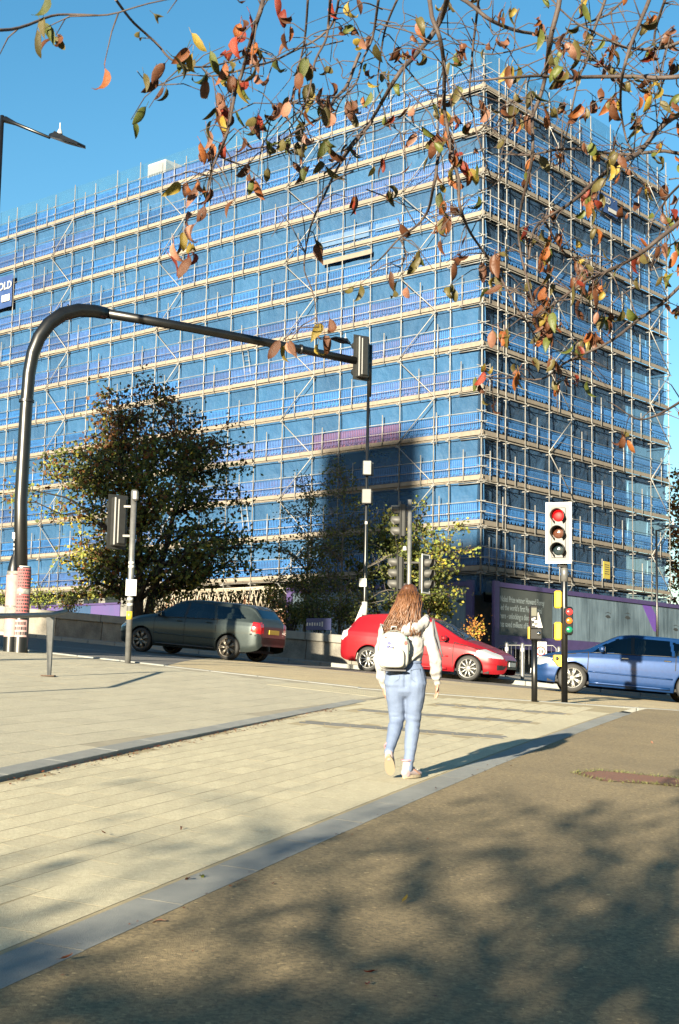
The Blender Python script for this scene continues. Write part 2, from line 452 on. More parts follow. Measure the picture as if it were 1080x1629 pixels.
# wide border course along the edging, and the granite edging itself
_b = MB().box((0, 0, -.03), (.596, .40, .06)); _b.m = [1, 0, 1, 1, 1, 1]; me_b = _b.mesh('border_slab', [M_paver, M_joint])
_b = MB().box((0, 0, -.05), (.997, EDGE_W, .10)); _b.m = [1, 0, 1, 1, 1, 1]; me_e = _b.mesh('edging_stone', [M_granite, M_joint])
me_k = MB().bbox((0, 0, -.06), (.995, .22, .12), .004).mesh('kerb_stone', M_granite)
def along(f, off, y0, y1, stepl):
    y = y0; out = []
    while y < y1:
        s = (f(y + .1) - f(y - .1)) / .2; d = Vector((s, 1, 0)).normalized(); n = Vector((-d.y, d.x, 0))
        p = Vector((f(y), y, 0)) + n * off; out.append((p.x, p.y, math.atan2(d.y, d.x))); y += stepl * d.y
    return out
for x, y, rz in along(XR, .235, 3.5, 22.4, .6): tilted(me_b, path, 'border_slab', x, y, gz(x, y), rz, gz)
edging = thing('path_edging', (XR(12), 12, gz(XR(12), 12)), 'strip of blue grey granite edging stones between path and tarmac', 'edging')
bpy.context.view_layer.update()
def keep(o, par): 
    m = o.matrix_world.copy(); o.parent = par; o.matrix_parent_inverse = par.matrix_world.inverted(); o.matrix_world = m
for x, y, rz in along(XR, -EDGE_W / 2, 2.6, 23.2, 1.0):
    o = tilted(me_e, None, 'edging_stone', x, y, gz(x, y) + .002, rz, gz); keep(o, edging)
kerbL = thing('plaza_kerb', (XL(12), 12, gz(XL(12), 12)), 'raised grey kerb stones between the flagged plaza and the yellow path', 'kerb')
bpy.context.view_layer.update()
for x, y, rz in along(XL, .11, 5.0, 21.4, 1.0):
    o = tilted(me_k, None, 'kerb_stone', x, y, gplaza(x, y) + .004, rz, gplaza); keep(o, kerbL)
# grey granite bands
_b = MB().box((0, 0, -.03), (.294, .194, .06)); _b.m = [1, 0, 1, 1, 1, 1]; me_s = _b.mesh('granite_sett', [M_band, M_joint])
bandT = thing('granite_bands', bl_[0][0], 'dark grey granite setts laid in bands across the path', 'paving band')
bpy.context.view_layer.update()
for A, C_ in bl_:
    d = C_ - A; L_ = Vector((d.x, d.y, 0)).length; rz = math.atan2(d.y, d.x); n = int(L_ / .3)
    for row in (-.1, .1):
        for i in range(n):
            q = A + d * ((i + .5 + (.25 if row > 0 else 0)) / n); q = Vector((q.x - math.sin(rz) * row, q.y + math.cos(rz) * row, 0))
            if XL(q.y) + .1 < q.x < XR(q.y) - .5:
                o = tilted(me_s, None, 'granite_sett', q.x, q.y, gz(q.x, q.y) + .001, rz, gz); keep(o, bandT)
# tactile blister paving at the crossing
M_tact = mat('buff_tactile', (.42, .385, .27), .9, var=.15, scale=6, bump=.4, bscale=120)
tact = thing('tactile_paving', (0.1, 21.9, gz(.1, 21.9)), 'square tactile slabs with raised blisters by the crossing', 'tactile paving')
bpy.context.view_layer.update()
tb = MB(); tb.bbox((0, 0, -.03), (.395, .395, .06), .003)
for i in range(6):
    for j in range(6): tb.lathe([(.014, 0), (.01, .0025), (0.001, .003)], 6, (-.165 + i * .066, -.165 + j * .066, 0))
tme = tb.mesh('blister_slab', M_tact)
kd = Vector((.886, -.464, 0)); kn = Vector((.464, .886, 0))
for i in range(5):
    for j in range(3):
        p = Vector((.7, 23.9, 0)) - kd * (.95 - i * .4) - kn * (.75 + j * .4)
        o = tilted(tme, None, 'blister_slab', p.x, p.y, gz(p.x, p.y) + .003, math.atan2(kd.y, kd.x), gz); keep(o, tact)
# road kerb
kerbR = thing('road_kerb', (0, KERB(0), gz(0, KERB(0))), 'pale granite kerb between the paving and the road', 'kerb')
bpy.context.view_layer.update()
me_rk = MB().bbox((0, 0, -.08), (.993, .16, .16), .012).mesh('kerb_stone', M_granite)
x = -16.0
while x < 14:
    y = KERB(x) - .06; s = (KERB(x + .1) - KERB(x - .1)) / .2; d = Vector((1, s, 0)).normalized()
    up = .02 if x < -3 else .008
    o = tilted(me_rk, None, 'kerb_stone', x, y, gz(x, y) + up, math.atan2(d.y, d.x), gz); keep(o, kerbR); x += d.x
# far pavement, its kerb, and road paint
M_pave = mat('far_pavement_flags', (.3, .28, .24), .9, var=.3, scale=2.5, bump=.4, bscale=80, speck=.15, world=True)
o = rgrid('pavement', lambda x: FAR(x), lambda x: WALLY(x) + 26 if x > 2.0 else WALLY(x) + .2, lin(-34, 24, 60), 6, .07, M_pave)
tag(o, 'narrow pavement between the far side of the road and the stone wall', kind='structure')
kerbF = thing('far_kerb', (0, FAR(0), gz(0, FAR(0))), 'kerb along the far side of the road behind the cars', 'kerb')
bpy.context.view_layer.update()
me_fk = MB().bbox((0, 0, -.08), (.99, .14, .2), .012).mesh('kerb_stone', M_granite)
x = -16.0
while x < 13:
    y = FAR(x); o = tilted(me_fk, None, 'kerb_stone', x, y, gz(x, y) + .062, math.atan2(-.51, 1), gz); keep(o, kerbF); x += .89
def paint(name, pts, w, m, label, up=-.017):
    b = MB(); vs = []
    for i, p in enumerate(pts):
        q = pts[min(i + 1, len(pts) - 1)]; r_ = pts[max(i - 1, 0)]
        d = Vector((q[0] - r_[0], q[1] - r_[1], 0)).normalized(); n = Vector((-d.y, d.x, 0)) * w / 2
        for s in (-1, 1):
            v = Vector((p[0], p[1], 0)) + n * s; vs.append((v.x, v.y, gz(v.x, v.y) + up))
    b.add(vs, [(2 * i, 2 * i + 2, 2 * i + 3, 2 * i + 1) for i in range(len(pts) - 1)])
    o = b.build(name, m); return tag(o, label, kind='structure')
ln = lambda x0, x1, off, n=6: [(x, KERB(min(x, .7)) - .52 * (max(x, .7) - .7) + off) for x in lin(x0, x1, n)]
paint('lane_line', ln(-30, -7.6, 5.2), .1, M_line, 'long white lane line on the shaded road at the left')
paint('lane_line', ln(-6.9, -4.1, 5.2), .1, M_line, 'short white lane dash on the road in front of the grey car')
paint('lane_line', ln(-12, -9.5, 9.6), .1, M_line, 'white lane dash farther across the shaded road')
paint('lane_line', ln(-4, 3.4, 6.6), .1, M_line, 'worn white lane line between the grey and the red car')
# old tree pit in the tarmac
pit_c = [on_ground(*p) for p in ((912, 1230), (960, 1227), (1020, 1233), (1085, 1240), (1090, 1253), (1030, 1247), (960, 1243))]
M_pit = mat('red_gravel', (.23, .085, .045), .95, col2=(.16, .075, .045), scale=25, bump=1, bscale=110, speck=.4, world=True)
b = MB(); b.add([(p.x, p.y, gz(p.x, p.y) + .006) for p in pit_c], [tuple(range(len(pit_c)))])
o = b.build('brick_patch', M_pit); tag(o, 'worn red gravel strip let into the tarmac footpath', kind='structure')
M_grass = mat('weed_green', (.07, .09, .025), .8, col2=(.12, .11, .03), scale=9, world=True)
b = MB()
for _ in range(420):
    i = random.randrange(len(pit_c)); p = pit_c[i].lerp(pit_c[(i + 1) % len(pit_c)], random.random())
    x, y = p.x + random.gauss(0, .035), p.y + random.gauss(0, .035); z = gz(x, y) + .004
    h = random.uniform(.012, .035); a = random.uniform(0, 6.28); dx, dy = math.cos(a) * .006, math.sin(a) * .006
    b.add([(x - dx, y - dy, z), (x + dx, y + dy, z), (x + random.gauss(0, .02), y + random.gauss(0, .02), z + h)], [(0, 1, 2)])
o = b.build('weeds', M_grass); tag(o, 'low green weeds around the red gravel strip', 'weeds', kind='stuff')
# ------------------------------------------------------------------ building under scaffold
C0 = Vector((6.15, 60.0, 0)); DL = Vector((-.760, .650, 0)); DR = Vector((.652, .758, 0))
NL = Vector((-.650, -.760, 0)); NR = Vector((.758, -.652, 0))
ZD = 6.84; LIFT = 1.99; NLIFT = 12
M_tube = mat('scaffold_tube', (.31, .305, .29), .5, var=.35, scale=3, metal=.1, rand=.12)
M_tubed = mat('weathered_scaffold_tube', (.2, .19, .17), .6, var=.4, scale=3)
M_wood = mat('scaffold_board', (.265, .228, .182), .85, col2=(.19, .163, .13), scale=3, bump=.3, bscale=30, rand=.1)
M_net = mat('blue_debris_netting', (.013, .084, .205), .75, col2=(.021, .108, .245), scale=.8, bump=.5, bscale=2.2, rand=.16, trans=.22, world=True, bdist=.2)
M_netend = mat('blue_netting_against_sky', (.02, .12, .22), .75, var=.3, scale=1.2, trans=.62)
M_gblue = mat('blue_brick_guard', (.032, .165, .45), .5, var=.4, scale=5, rand=.25)
M_glilac = mat('lilac_brick_guard', (.055, .155, .42), .5, var=.4, scale=4, rand=.25)
M_gred = mat('red_brick_guard', (.1, .08, .2), .5, var=.3, scale=4, rand=.2)
M_gback = mat('guard_backing_blue', (.012, .08, .22), .7, col2=(.05, .095, .23), scale=1.6, world=True, rand=.3)
M_gbackl = mat('guard_backing_lilac', (.1, .09, .19), .7, col2=(.02, .085, .23), scale=1.6, world=True, rand=.3)
M_gbackr = mat('guard_backing_red', (.2, .065, .11), .7, col2=(.06, .07, .19), scale=2.5, rand=.3)
M_bwall = mat('concrete_wall', (.2, .2, .19), .9, var=.4, scale=1.2, bump=.4, bscale=20)
M_pane = mat('window_glass', (.01, .014, .018), .1, spec=.6)
M_roof = mat('roof_felt', (.08, .08, .08), .9, var=.3, scale=2)

building = thing('building', (C0.x, C0.y, 2.4), 'tall office block almost wholly hidden behind blue scaffold netting', 'building')
def bpt(tl, tr, z): return C0 + DL * tl + DR * tr + Vector((0, 0, z)) - building.location
b = MB(); q = [bpt(*p, 2.2) for p in ((1.6, 1.6), (58, 1.6), (58, 15.6), (1.6, 15.6))]; q2 = [p + Vector((0, 0, 26.6)) for p in q]
b.add(q + q2, [(0, 1, 5, 4), (1, 2, 6, 5), (2, 3, 7, 6), (3, 0, 4, 7)]); b.build('wall', M_bwall, building, recalc=True)
b = MB(); b.add([p + Vector((0, 0, .004)) for p in q2], [(0, 1, 2, 3)]); b.build('roof', M_roof, building)
wme = MB().box((0, 0, 0), (1.25, .08, 1.9)).mesh('window', M_pane)
rzl, rzr = math.atan2(DL.y, DL.x), math.atan2(DR.y, DR.x)
for s in range(7):
    for i in range(20):
        obj('window', wme, building, bpt(3.2 + i * 1.9, 1.57, 6.6 + s * 3.45), (0, 0, rzl))
    for i in range(7):
        obj('window', wme, building, bpt(1.57, 3.2 + i * 1.85, 6.6 + s * 3.45), (0, 0, rzr))
# small white plant housing on the roof
pr = at(262, 276, 75.5)
hv = thing('roof_plant_box', (pr.x, pr.y, 28.8), 'small white plant housing standing on the roof edge', 'plant housing', rzl)
hh = pr.z - 28.8
MB().bbox((0, 0, (hh + .5) / 2), (1.5, 1.3, hh + .5), .05).build('casing', M_white, hv)
b = MB()
for i in range(6): b.box((-.5 + i * .2, .66, hh * .7), (.12, .03, .5))
b.build('louvre', M_grey, hv)

def guard_mesh(w):                      # plastic brick guard: bars above, hooked pieces below
    b = MB(); n = int(w / .105); st = w / n; rnd = random.Random(5)
    b.box((w / 2, 0, .93), (w - .03, .02, .03)); b.box((w / 2, 0, .62), (w - .03, .016, .03)); b.box((w / 2, 0, .33), (w - .03, .016, .035))
    for i in range(n):
        x = (i + .5) * st
        b.box((x, 0, .77), (st * .5, .012, .3))
        if i % 5 in (1, 2, 4):
            h = rnd.uniform(.22, .34)
            b.box((x, .006, .50 - h / 2 + .1), (st * .55, .014, h)); b.box((x + st * .3, .006, .28), (st * .5, .014, .10))
        else: b.box((x, 0, .47), (st * .35, .012, .27))
    return b
def netting_mesh(w, h, seed):           # a sagging sheet
    b = MB(); nx, nz = 10, 9; vs = []; rnd = random.Random(seed); ph = rnd.uniform(0, 6)
    for j in range(nz + 1):
        for i in range(nx + 1):
            u, v = i / nx, j / nz
            d = -.06 * math.sin(math.pi * v) * (1 + .5 * math.sin(u * 5 + ph)) + .03 * noise.noise((u * 4 + seed * 9, v * 3, ph))
            d += .035 * noise.noise((u * 9 + v * 7 + seed, v * 2, 3)) * math.sin(math.pi * v) * math.sin(math.pi * u)
            vs.append((u * w, d - .02, v * h))
    W = nx + 1
    b.add(vs, [(j * W + i, j * W + i + 1, (j + 1) * W + i + 1, (j + 1) * W + i) for j in range(nz) for i in range(nx)], 0, True)
    return b
M_netshade = mat('shaded_blue_debris_netting', (.012, .05, .115), .75, col2=(.02, .068, .145), scale=.8, bump=.5, bscale=2.2, rand=.2, trans=.22, world=True, bdist=.2)  # same blue netting, darkened to paint in the shade of the short face
def scaffold(name, sgn, rz, ts, label, zig, seed, drop):
    rnd = random.Random(seed)
    T = thing(name, (C0.x, C0.y, ZD), label, 'scaffold', rz)
    X = lambda t: sgn * t
    tmax = ts[-1]; top = (NLIFT - 1) * LIFT
    cache = {}
    def shared(key, fn, m):
        if key not in cache: cache[key] = fn().mesh(key[0], m)
        return cache[key]
    # uprights
    for i, t in enumerate(ts):
        hi = top + rnd.choice([1.45, 1.6, 1.75, 1.95]); off = rnd.uniform(-.03, .03)
        b = MB(); z = -drop; lean = 0
        b.tube((X(t), .0 + off, -drop), (X(t), off, hi), .026, 8); b.build('standard', M_tube, T)
    extra = [(a + c) / 2 + rnd.uniform(-.2, .2) for a, c in zip(ts[:-1], ts[1:])]
    me = MB().tube((0, 0, -.12), (0, 0, 1.32), .025, 7).mesh('guard_post', M_tube)
    for k in range(NLIFT):
        zd = k * LIFT; shift = rnd.uniform(-.25, .25)
        for i, t in enumerate(extra):
            if (i + k) % 2 == 0: obj('guard_post', me, T, (X(t + shift * .5), .035, zd + rnd.uniform(-.15, .1)))
        b = MB(); b.tube((X(-.35), .055, zd - .13), (X(tmax + .3), .055, zd - .13), .019, 7); b.build('ledger', M_tubed, T)
        for dz in (.52, .98):
            b = MB(); b.tube((X(-.25 - rnd.random() * .3), .05, zd + dz), (X(tmax + rnd.random() * .4), .05, zd + dz), .0145, 7); b.build('guard_rail', M_tube, T)
        b = MB()
        for p in range(5): b.box((X(tmax / 2), -.2 - p * .235, zd - .045), (tmax + .1, .222, .04))
        b.build('deck_boards', M_wood, T)
        # toe boards, about two bays each
        t = -.06
        while t < tmax - .3:
            L_ = min(rnd.choice([3.9, 3.9, 3.0]), tmax + .06 - t)
            key = ('toe_board', round(L_, 2)); m_ = shared(key, lambda: MB().box((0, 0, 0), (L_ - .015, .038, .18)), M_wood)
            obj('toe_board', m_, T, (X(t + L_ / 2), -.045 + rnd.uniform(-.006, .006), zd + .085 + rnd.uniform(-.012, .012)), (0, rnd.gauss(0, .0015), 0)); t += L_
        zone = 0
        for i in range(len(ts) - 1):
            w = ts[i + 1] - ts[i]; key = round(w, 2)
            # netting
            if k < NLIFT - 1: kind, h, m_ = 'a', LIFT - .24, (M_net if sgn > 0 else M_netshade)
            else: kind, h, m_ = 'b', 1.75, M_netend
            var = rnd.randrange(3)
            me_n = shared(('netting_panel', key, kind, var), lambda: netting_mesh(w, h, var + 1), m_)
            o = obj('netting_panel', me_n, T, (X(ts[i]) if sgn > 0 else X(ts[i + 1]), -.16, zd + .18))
            # guards: colour changes in runs
            if (k == 3 and seed == 1 and 4 < ts[i] < 9): zone = 2
            elif zone == 2 or rnd.random() < .45:
                ph = noise.noise((ts[i] * .12, k * .55 + seed, 7.3))
                zone = 1 if ph > .02 else 0
            if sgn < 0: zone = 0
            mats3 = ((M_gblue, M_gback), (M_glilac, M_gbackl), (M_gred, M_gbackr))[zone]
            me_g = shared(('brick_guard', key, zone), lambda: guard_mesh(w), mats3[0])
            x0 = X(ts[i]) if sgn > 0 else X(ts[i + 1])
            g = obj('brick_guard', me_g, T, (x0, -.085, zd + rnd.uniform(-.02, .02)))
            me_s = shared(('guard_sheet', key, zone), lambda: MB().box((w / 2, 0, .56), (w - .01, .006, .74)), mats3[1])
            if sgn > 0: obj('guard_sheet', me_s, T, (x0, -.118, zd + .01))
            if k == 0 and (sgn < 0 or ts[i] < 9.8):        # skirt of netting down to the hoarding
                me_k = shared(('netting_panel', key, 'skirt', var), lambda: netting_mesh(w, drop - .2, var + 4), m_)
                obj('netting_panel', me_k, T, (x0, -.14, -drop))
        # cross tubes poking out under the deck
        me_t = shared(('transom', 0), lambda: MB().tube((0, .16, 0), (0, -1.25, 0), .024, 6), M_tube)
        for i, t in enumerate(ts):
            obj('transom', me_t, T, (X(t + .08 + rnd.uniform(-.04, .04)), rnd.uniform(-.06, .06), zd - .185))
    for a, c in zig:
        flip = rnd.random() < .5
        for k in range(-1, NLIFT - 1):
            p, q = (a, c) if (k % 2 == 0) ^ flip else (c, a)
            b = MB(); e = .06 * (q - p)
            b.tube((X(p - e), .085, k * LIFT - .1), (X(q + e), .085, (k + 1) * LIFT - .1), .023, 7); b.build('brace', M_tube, T)
    b = MB()
    for t in ts:
        for k in range(NLIFT):
            for dz in (-.13, .52, .98):
                b.box((X(t) + .01, .045, k * LIFT + dz), (.065, .08, .07))
    o = b.build('couplers', M_tube, T); o['kind'] = 'stuff'
    return T
tsL = [0, 1.75, 2.6, 4.55, 6.45, 8.2, 9.9, 11.9, 13.8, 15.7, 17.6, 19.55, 21.4, 23.25, 25.2, 27.1, 29.0, 30.8, 32.6, 34.5, 36.4, 38.3]
tsR = [0, 1.18, 1.9, 3.45, 5.45, 7.45, 9.38, 11.36, 13.33, 15.34, 17.32]
scL = scaffold('scaffold', 1, rzl, tsL, 'tube scaffold on the sunlit long face with blue and lilac guards', [(2.6, 4.55), (9.9, 11.9), (19.55, 21.4), (29.0, 30.8)], 1, 1.1)
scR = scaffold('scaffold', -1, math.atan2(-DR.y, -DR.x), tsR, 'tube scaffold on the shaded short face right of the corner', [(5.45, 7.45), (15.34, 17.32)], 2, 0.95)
# the side of the scaffold that turns the far corner, seen edge-on against the sky
_rr = MB().tube((0, .1, 0), (0, -2.2, 0), .02, 6).mesh('return_rail', M_tube)
for k in range(NLIFT):
    for dz in (.5, .98): obj('return_rail', _rr, scR, (-17.32, 0, k * LIFT + dz))
# oddments on the long face: a half-lift board, pale sheets, ladders and a few stacked boards
MB().box((7.9, .04, 22.25 - ZD), (3.1, .03, .24)).build('half_lift_board', M_wood, scL)
M_sheet = mat('pale_sheet', (.1, .17, .28), .7, col2=(.04, .12, .26), scale=3)
MB().box((8.2, -.02, 8 * LIFT + .55), (3.2, .01, .5)).build('pale_sheet', M_sheet, scL)
MB().box((5.5, -.02, 8 * LIFT + .6), (1.4, .01, .35)).build('pale_sheet', M_sheet, scL)
rl = random.Random(12)
for t, k in ((14.2, 1), (14.4, 5), (24.0, 3), (24.3, 8), (7.0, 10)):
    lb_ = MB()
    for s in (-.2, .2): lb_.tube((t + s, -.1 + .0, k * LIFT), (t + s + .35, -.06, k * LIFT + 2.1), .02, 6)
    for i in range(7): lb_.tube((t - .2 + .05 * i, -.09, k * LIFT + .2 + i * .28), (t + .2 + .05 * i, -.09, k * LIFT + .2 + i * .28), .014, 5)
    lb_.build('ladder', M_tube, scL)
# lattice beams carrying the first lift over the entrance
M_lat = mat('cream_lattice', (.4, .35, .27), .5, var=.25, scale=4)
for j, (y, lab) in enumerate(((.02, 'front cream lattice beam under the lowest scaffold deck'), (-.55, 'middle cream lattice beam behind the front one under the deck'), (-1.1, 'rear cream lattice beam nearest the wall under the scaffold deck'))):
    p = C0 + DL * 12.6 + NL * y
    T = thing('lattice_beam', (p.x, p.y, ZD - .35), lab, 'lattice beam', rzl, 'lattice beams under the scaffold')
    L_ = 9.6
    for z in (0, -1.05):
        b = MB(); b.tube((0, 0, z), (L_, 0, z), .035, 8); b.build('chord', M_lat, T)
    n = 15
    for i in range(n):
        x = L_ * (i + .3 * j) / n
        for s in (-1, 1):
            b = MB(); b.tube((x + .32, 0, -.03), (x + .32 + s * .3, 0, -1.02), .028, 6); b.build('diagonal', M_lat, T)
# brick ground floor glimpsed behind the beams
M_rbrick = mat('orange_brick', (.17, .075, .04), .9, var=.3, scale=3)
b = MB(); q = [bpt(t, 1.53, z) for t, z in ((11.5, 2.4), (23, 2.4), (23, 6.3), (11.5, 6.3))]
b.add(q, [(0, 1, 2, 3)]); b.build('brick_base', M_rbrick, building)

# ---- hoarding: grey printed mural in a purple frame, on posts
M_purple = mat('purple_hoarding_paint', (.06, .037, .14), .6, var=.2, scale=3)
M_purple2 = mat('purple_print', (.14, .06, .36), .6, var=.1, scale=3)
M_ink = mat('dark_print', (.03, .035, .037), .7, var=.3, scale=8)
M_letter = mat('pale_lettering', (.27, .32, .33), .6)
def mural(name, dark_at=None):
    m = bpy.data.materials.new(name); m.use_nodes = True; nt = m.node_tree; N = nt.nodes; L = nt.links; P = N['Principled BSDF']
    P.inputs['Roughness'].default_value = .6
    tc = N.new('ShaderNodeTexCoord'); mp = N.new('ShaderNodeMapping'); mp.inputs['Scale'].default_value = (3.2, 1, .35)
    nz = N.new('ShaderNodeTexNoise'); nz.inputs['Scale'].default_value = 1.6; nz.inputs['Detail'].default_value = 7; nz.inputs['Roughness'].default_value = .65
    nz2 = N.new('ShaderNodeTexNoise'); nz2.inputs['Scale'].default_value = .42; nz2.inputs['Detail'].default_value = 3
    ad = N.new('ShaderNodeMath'); ad.operation = 'ADD'
    cr = N.new('ShaderNodeValToRGB'); e = cr.color_ramp.elements
    e[0].position = .7; e[0].color = (.03, .047, .062, 1); e[1].position = 1.3; e[1].color = (.12, .165, .2, 1)
    mu = N.new('ShaderNodeMath'); mu.operation = 'MULTIPLY'; mu.inputs[1].default_value = .5
    e[0].position = .38; e[1].position = .66
    L.new(tc.outputs['Object'], mp.inputs[0]); L.new(mp.outputs[0], nz.inputs['Vector']); L.new(tc.outputs['Object'], nz2.inputs['Vector'])
    L.new(nz.outputs[0], ad.inputs[0]); L.new(nz2.outputs[0], ad.inputs[1]); L.new(ad.outputs[0], mu.inputs[0]); L.new(mu.outputs[0], cr.inputs[0])
    L.new(cr.outputs[0], P.inputs['Base Color']); return m
M_mural = mural('grey_printed_mural')
M_panel = mat('charcoal_print', (.065, .075, .07), .7, var=.25, scale=1.2)
HT, HB = 6.25, 3.45
def hoarding(label, sgn, rz, L_, out):
    n = NL if sgn > 0 else NR
    p = C0 + n * out; T = thing('hoarding', (p.x, p.y, HB), label, 'hoarding', rz); h = HT - HB
    xs = sorted((0, sgn * L_)); w = xs[1] - xs[0]; cx = (xs[0] + xs[1]) / 2
    npan = max(1, round(w / 2.44))
    for i in range(npan):
        MB().box((xs[0] + w * (i + .5) / npan, 0, h * .6), (w / npan - .006, .05, h * .8 - .01)).build('mural_board', M_mural, T)
    MB().box((cx, .02, h - .09), (w + .2, .14, .2)).build('top_rail', M_purple, T)
    MB().box((cx, .015, .28), (w + .2, .1, .56)).build('bottom_rail', M_purple, T)
    for x in (xs[0], xs[1]): MB().box((x, .03, h / 2), (.34, .16, h + .1)).build('end_post', M_purple, T)
    k = 0; x = xs[0] + 1.2
    while x < xs[1]:
        MB().box((x, -.12, -1.1), (.42, .18, 2.3)).build('leg', M_purple, T); x += 2.2
    return T, h
hoR, h = hoarding('purple framed hoarding with grey face mural and pale lettering, right of the corner', -1, math.atan2(-DR.y, -DR.x), 17.9, .75)
# charcoal text area, lettering, flash and printed eyes on the short-face hoarding (local x runs from 0 to -17.9)
MB().box((-2.35, .032, h * .6), (4.3, .008, h * .8 - .03)).build('text_panel', M_panel, hoR)
MT = Matrix(((-1, 0, 0), (0, 0, 1), (0, 1, 0)))
lines = ["Nobel Prize winner Howard Florey", "led the world\u2019s first Penicillin trial", "here - unlocking a discovery that", "has saved millions of lives."]
for i, s in enumerate(lines):
    text_mesh('lettering', s, .37, M_letter, hoR, (-.32, .04, h - .80 - i * .36), MT, bold=.003, sx=.66)
text_mesh('lettering', 'sheffield.ac.uk/nobel', .17, M_letter, hoR, (-.5, .07, .2), MT, sx=.8)
def decal(T, pts, y, m, name='print'):
    b = MB(); b.prism(pts, y, y + .006); return b.build(name, m, T, recalc=True)
decal(hoR, [(-12.85, h - .2), (-13.75, h - .2), (-14.5, h - .85), (-14.45, h - 1.15), (-14.25, h - 1.5), (-14.0, h - 1.45)], .026, M_purple2, 'purple_flash')
def eye(T, x, z, s, y=.027):
    decal(T, [(x - s * .5, z), (x - s * .2, z + s * .16), (x + s * .2, z + s * .18), (x + s * .5, z + .02), (x + s * .15, z - s * .12), (x - s * .25, z - s * .1)], y, M_ink, 'printed_eye')
    decal(T, [(x - s * .65, z + s * .3), (x, z + s * .48), (x + s * .6, z + s * .34), (x, z + s * .42)], y, M_ink, 'printed_brow')
eye(hoR, -9.5, 1.8, .5); eye(hoR, -11.4, 1.85, .55); eye(hoR, -16.4, 1.5, .55)
hoL, h = hoarding('hoarding with pale serif lettering behind the trees, left of the corner', 1, rzl, 10.4, .75)
eye(hoL, .5, 1.95, .55)
MTL = Matrix(((-1, 0, 0), (0, 0, 1), (0, 1, 0)))
text_mesh('lettering', 'Makers and Defenders,', .56, M_letter, hoL, (8.15, .03, 1.62), MTL, bold=.006, sx=.98, shear=.1)
text_mesh('lettering', 'we outlast', .56, M_letter, hoL, (8.15, .03, 1.02), MTL, bold=.006, sx=.98)
# plain purple hoarding farther along, seen under the big tree
p = C0 + DL * 22.6 + NL * .8
ho2 = thing('hoarding', (p.x, p.y, 3.2), 'purple and blue site hoarding seen beneath the big tree', 'hoarding', rzl)
M_purp3 = mat('violet_board', (.1, .055, .2), .6, col2=(.06, .06, .17), scale=.9); M_blue3 = mat('blue_board', (.025, .07, .16), .6, var=.3, scale=1)
for i in range(8): MB().box((1.2 + i * 2.4, 0, 1.3), (2.39, .05, 2.7)).build('board', (M_purp3, M_blue3, M_purp3, M_purp3, M_blue3, M_purp3, M_blue3, M_purp3)[i], ho2)
MB().box((9.6, .03, 2.68), (19.3, .12, .1)).build('top_rail', M_purple, ho2)
# banners and notices tied to the scaffold
M_banner = mat('navy_banner', (.02, .06, .2), .6, var=.2, scale=3)
def banner(T0, t, z, w, hgt, lab, sgn, words):
    n, d, rz = (NL, DL, rzl) if sgn > 0 else (NR, DR, math.atan2(-DR.y, -DR.x))
    p = C0 + d * t + n * .14
    T = thing('banner', (p.x, p.y, z), lab, 'banner', rz)
    b = MB(); vs = []; nx = 12
    for j in range(5):
        for i in range(nx + 1): vs.append((w * (i / nx - .5), .02 + .05 * noise.noise((i * .4, j * .5, t)), hgt * (j / 4 - .5)))
    b.add(vs, [(j * (nx + 1) + i, j * (nx + 1) + i + 1, (j + 1) * (nx + 1) + i + 1, (j + 1) * (nx + 1) + i) for j in range(4) for i in range(nx)], 0, True)
    b.build('sheet', M_banner, T)
    for s, size, dx, dz in words:
        text_mesh('lettering', s, size, M_white, T, (dx, .075, dz), MT if sgn < 0 else MTL, bold=.012)
    return T
bp_ = at(-14, 466, 84)
t_b = 36.0
ba = banner(scL, t_b, 25.25, 3.1, 2.0, 'navy banner with bold white lettering tied to the scaffold at the left', 1, [('SCAFFOLD', .66, 1.62, .15)])
MB().box((-1.0, .07, -.42), (.8, .01, .42)).build('white_block', M_white, ba)
bb = banner(scR, 10.75, 26.2, 2.0, .95, 'small navy banner with white lettering high on the short face', -1, [('FOLD', .42, .85, .02)])
MB().box((-.4, .07, -.25), (.8, .01, .2)).build('white_block', M_white, bb)
# yellow notice
p = C0 + DR * 10.54 + NR * .12
nt_ = thing('notice_board', (p.x, p.y, 7.2), 'yellow notice tied to the lowest lift of the short face', 'notice', math.atan2(-DR.y, -DR.x))
M_ynot = mat('yellow_notice', (.5, .4, .06), .6, var=.2, scale=4)
MB().bbox((0, 0, .4), (.62, .03, .85), .008).build('plate', M_ynot, nt_)
b = MB()
for i in range(5): b.box((0, .018, .66 - i * .11), (.44 - .05 * (i % 2), .004, .035))
b.build('print', M_ink, nt_)

# ---- buildings behind the camera whose shadow reaches the facade
M_tower = mat('tower_cladding', (.12, .13, .14), .4, var=.2, scale=.3)
def shade_block(name, lab, s0, s1, q, k):
    # stands k metres behind the viewer; s0..s1 is its extent across the sun's direction, q the height of its shadow edge overhead
    w = SUN_H.cross(Vector((0, 0, 1))); ztop = q + k * math.tan(SUN_EL)
    c = SUN_H * (k + 7) + w * ((s0 + s1) / 2); zb = gz(c.x, c.y) - 1.5
    T = thing(name, (c.x, c.y, zb), lab, 'building', math.atan2(w.y, w.x))
    W_, D_, H_ = s1 - s0, 14.0, ztop - zb
    MB().box((0, 0, H_ / 2), (W_, D_, H_)).build('wall', M_tower, T)
    me_w = MB().box((0, 0, 0), (1.3, .1, 1.7)).mesh('window', M_pane)
    n = max(2, int(W_ / 2.2))
    for s in range(int(H_ / 4)):
        for i in range(n): obj('window', me_w, T, ((i + .5 - n / 2) * W_ / n, D_ / 2 + .02, 3 + s * 4))
    MB().box((0, 0, H_ - .3), (W_ - 1, D_ - 1, .4)).build('roof', M_roof, T)
    return T
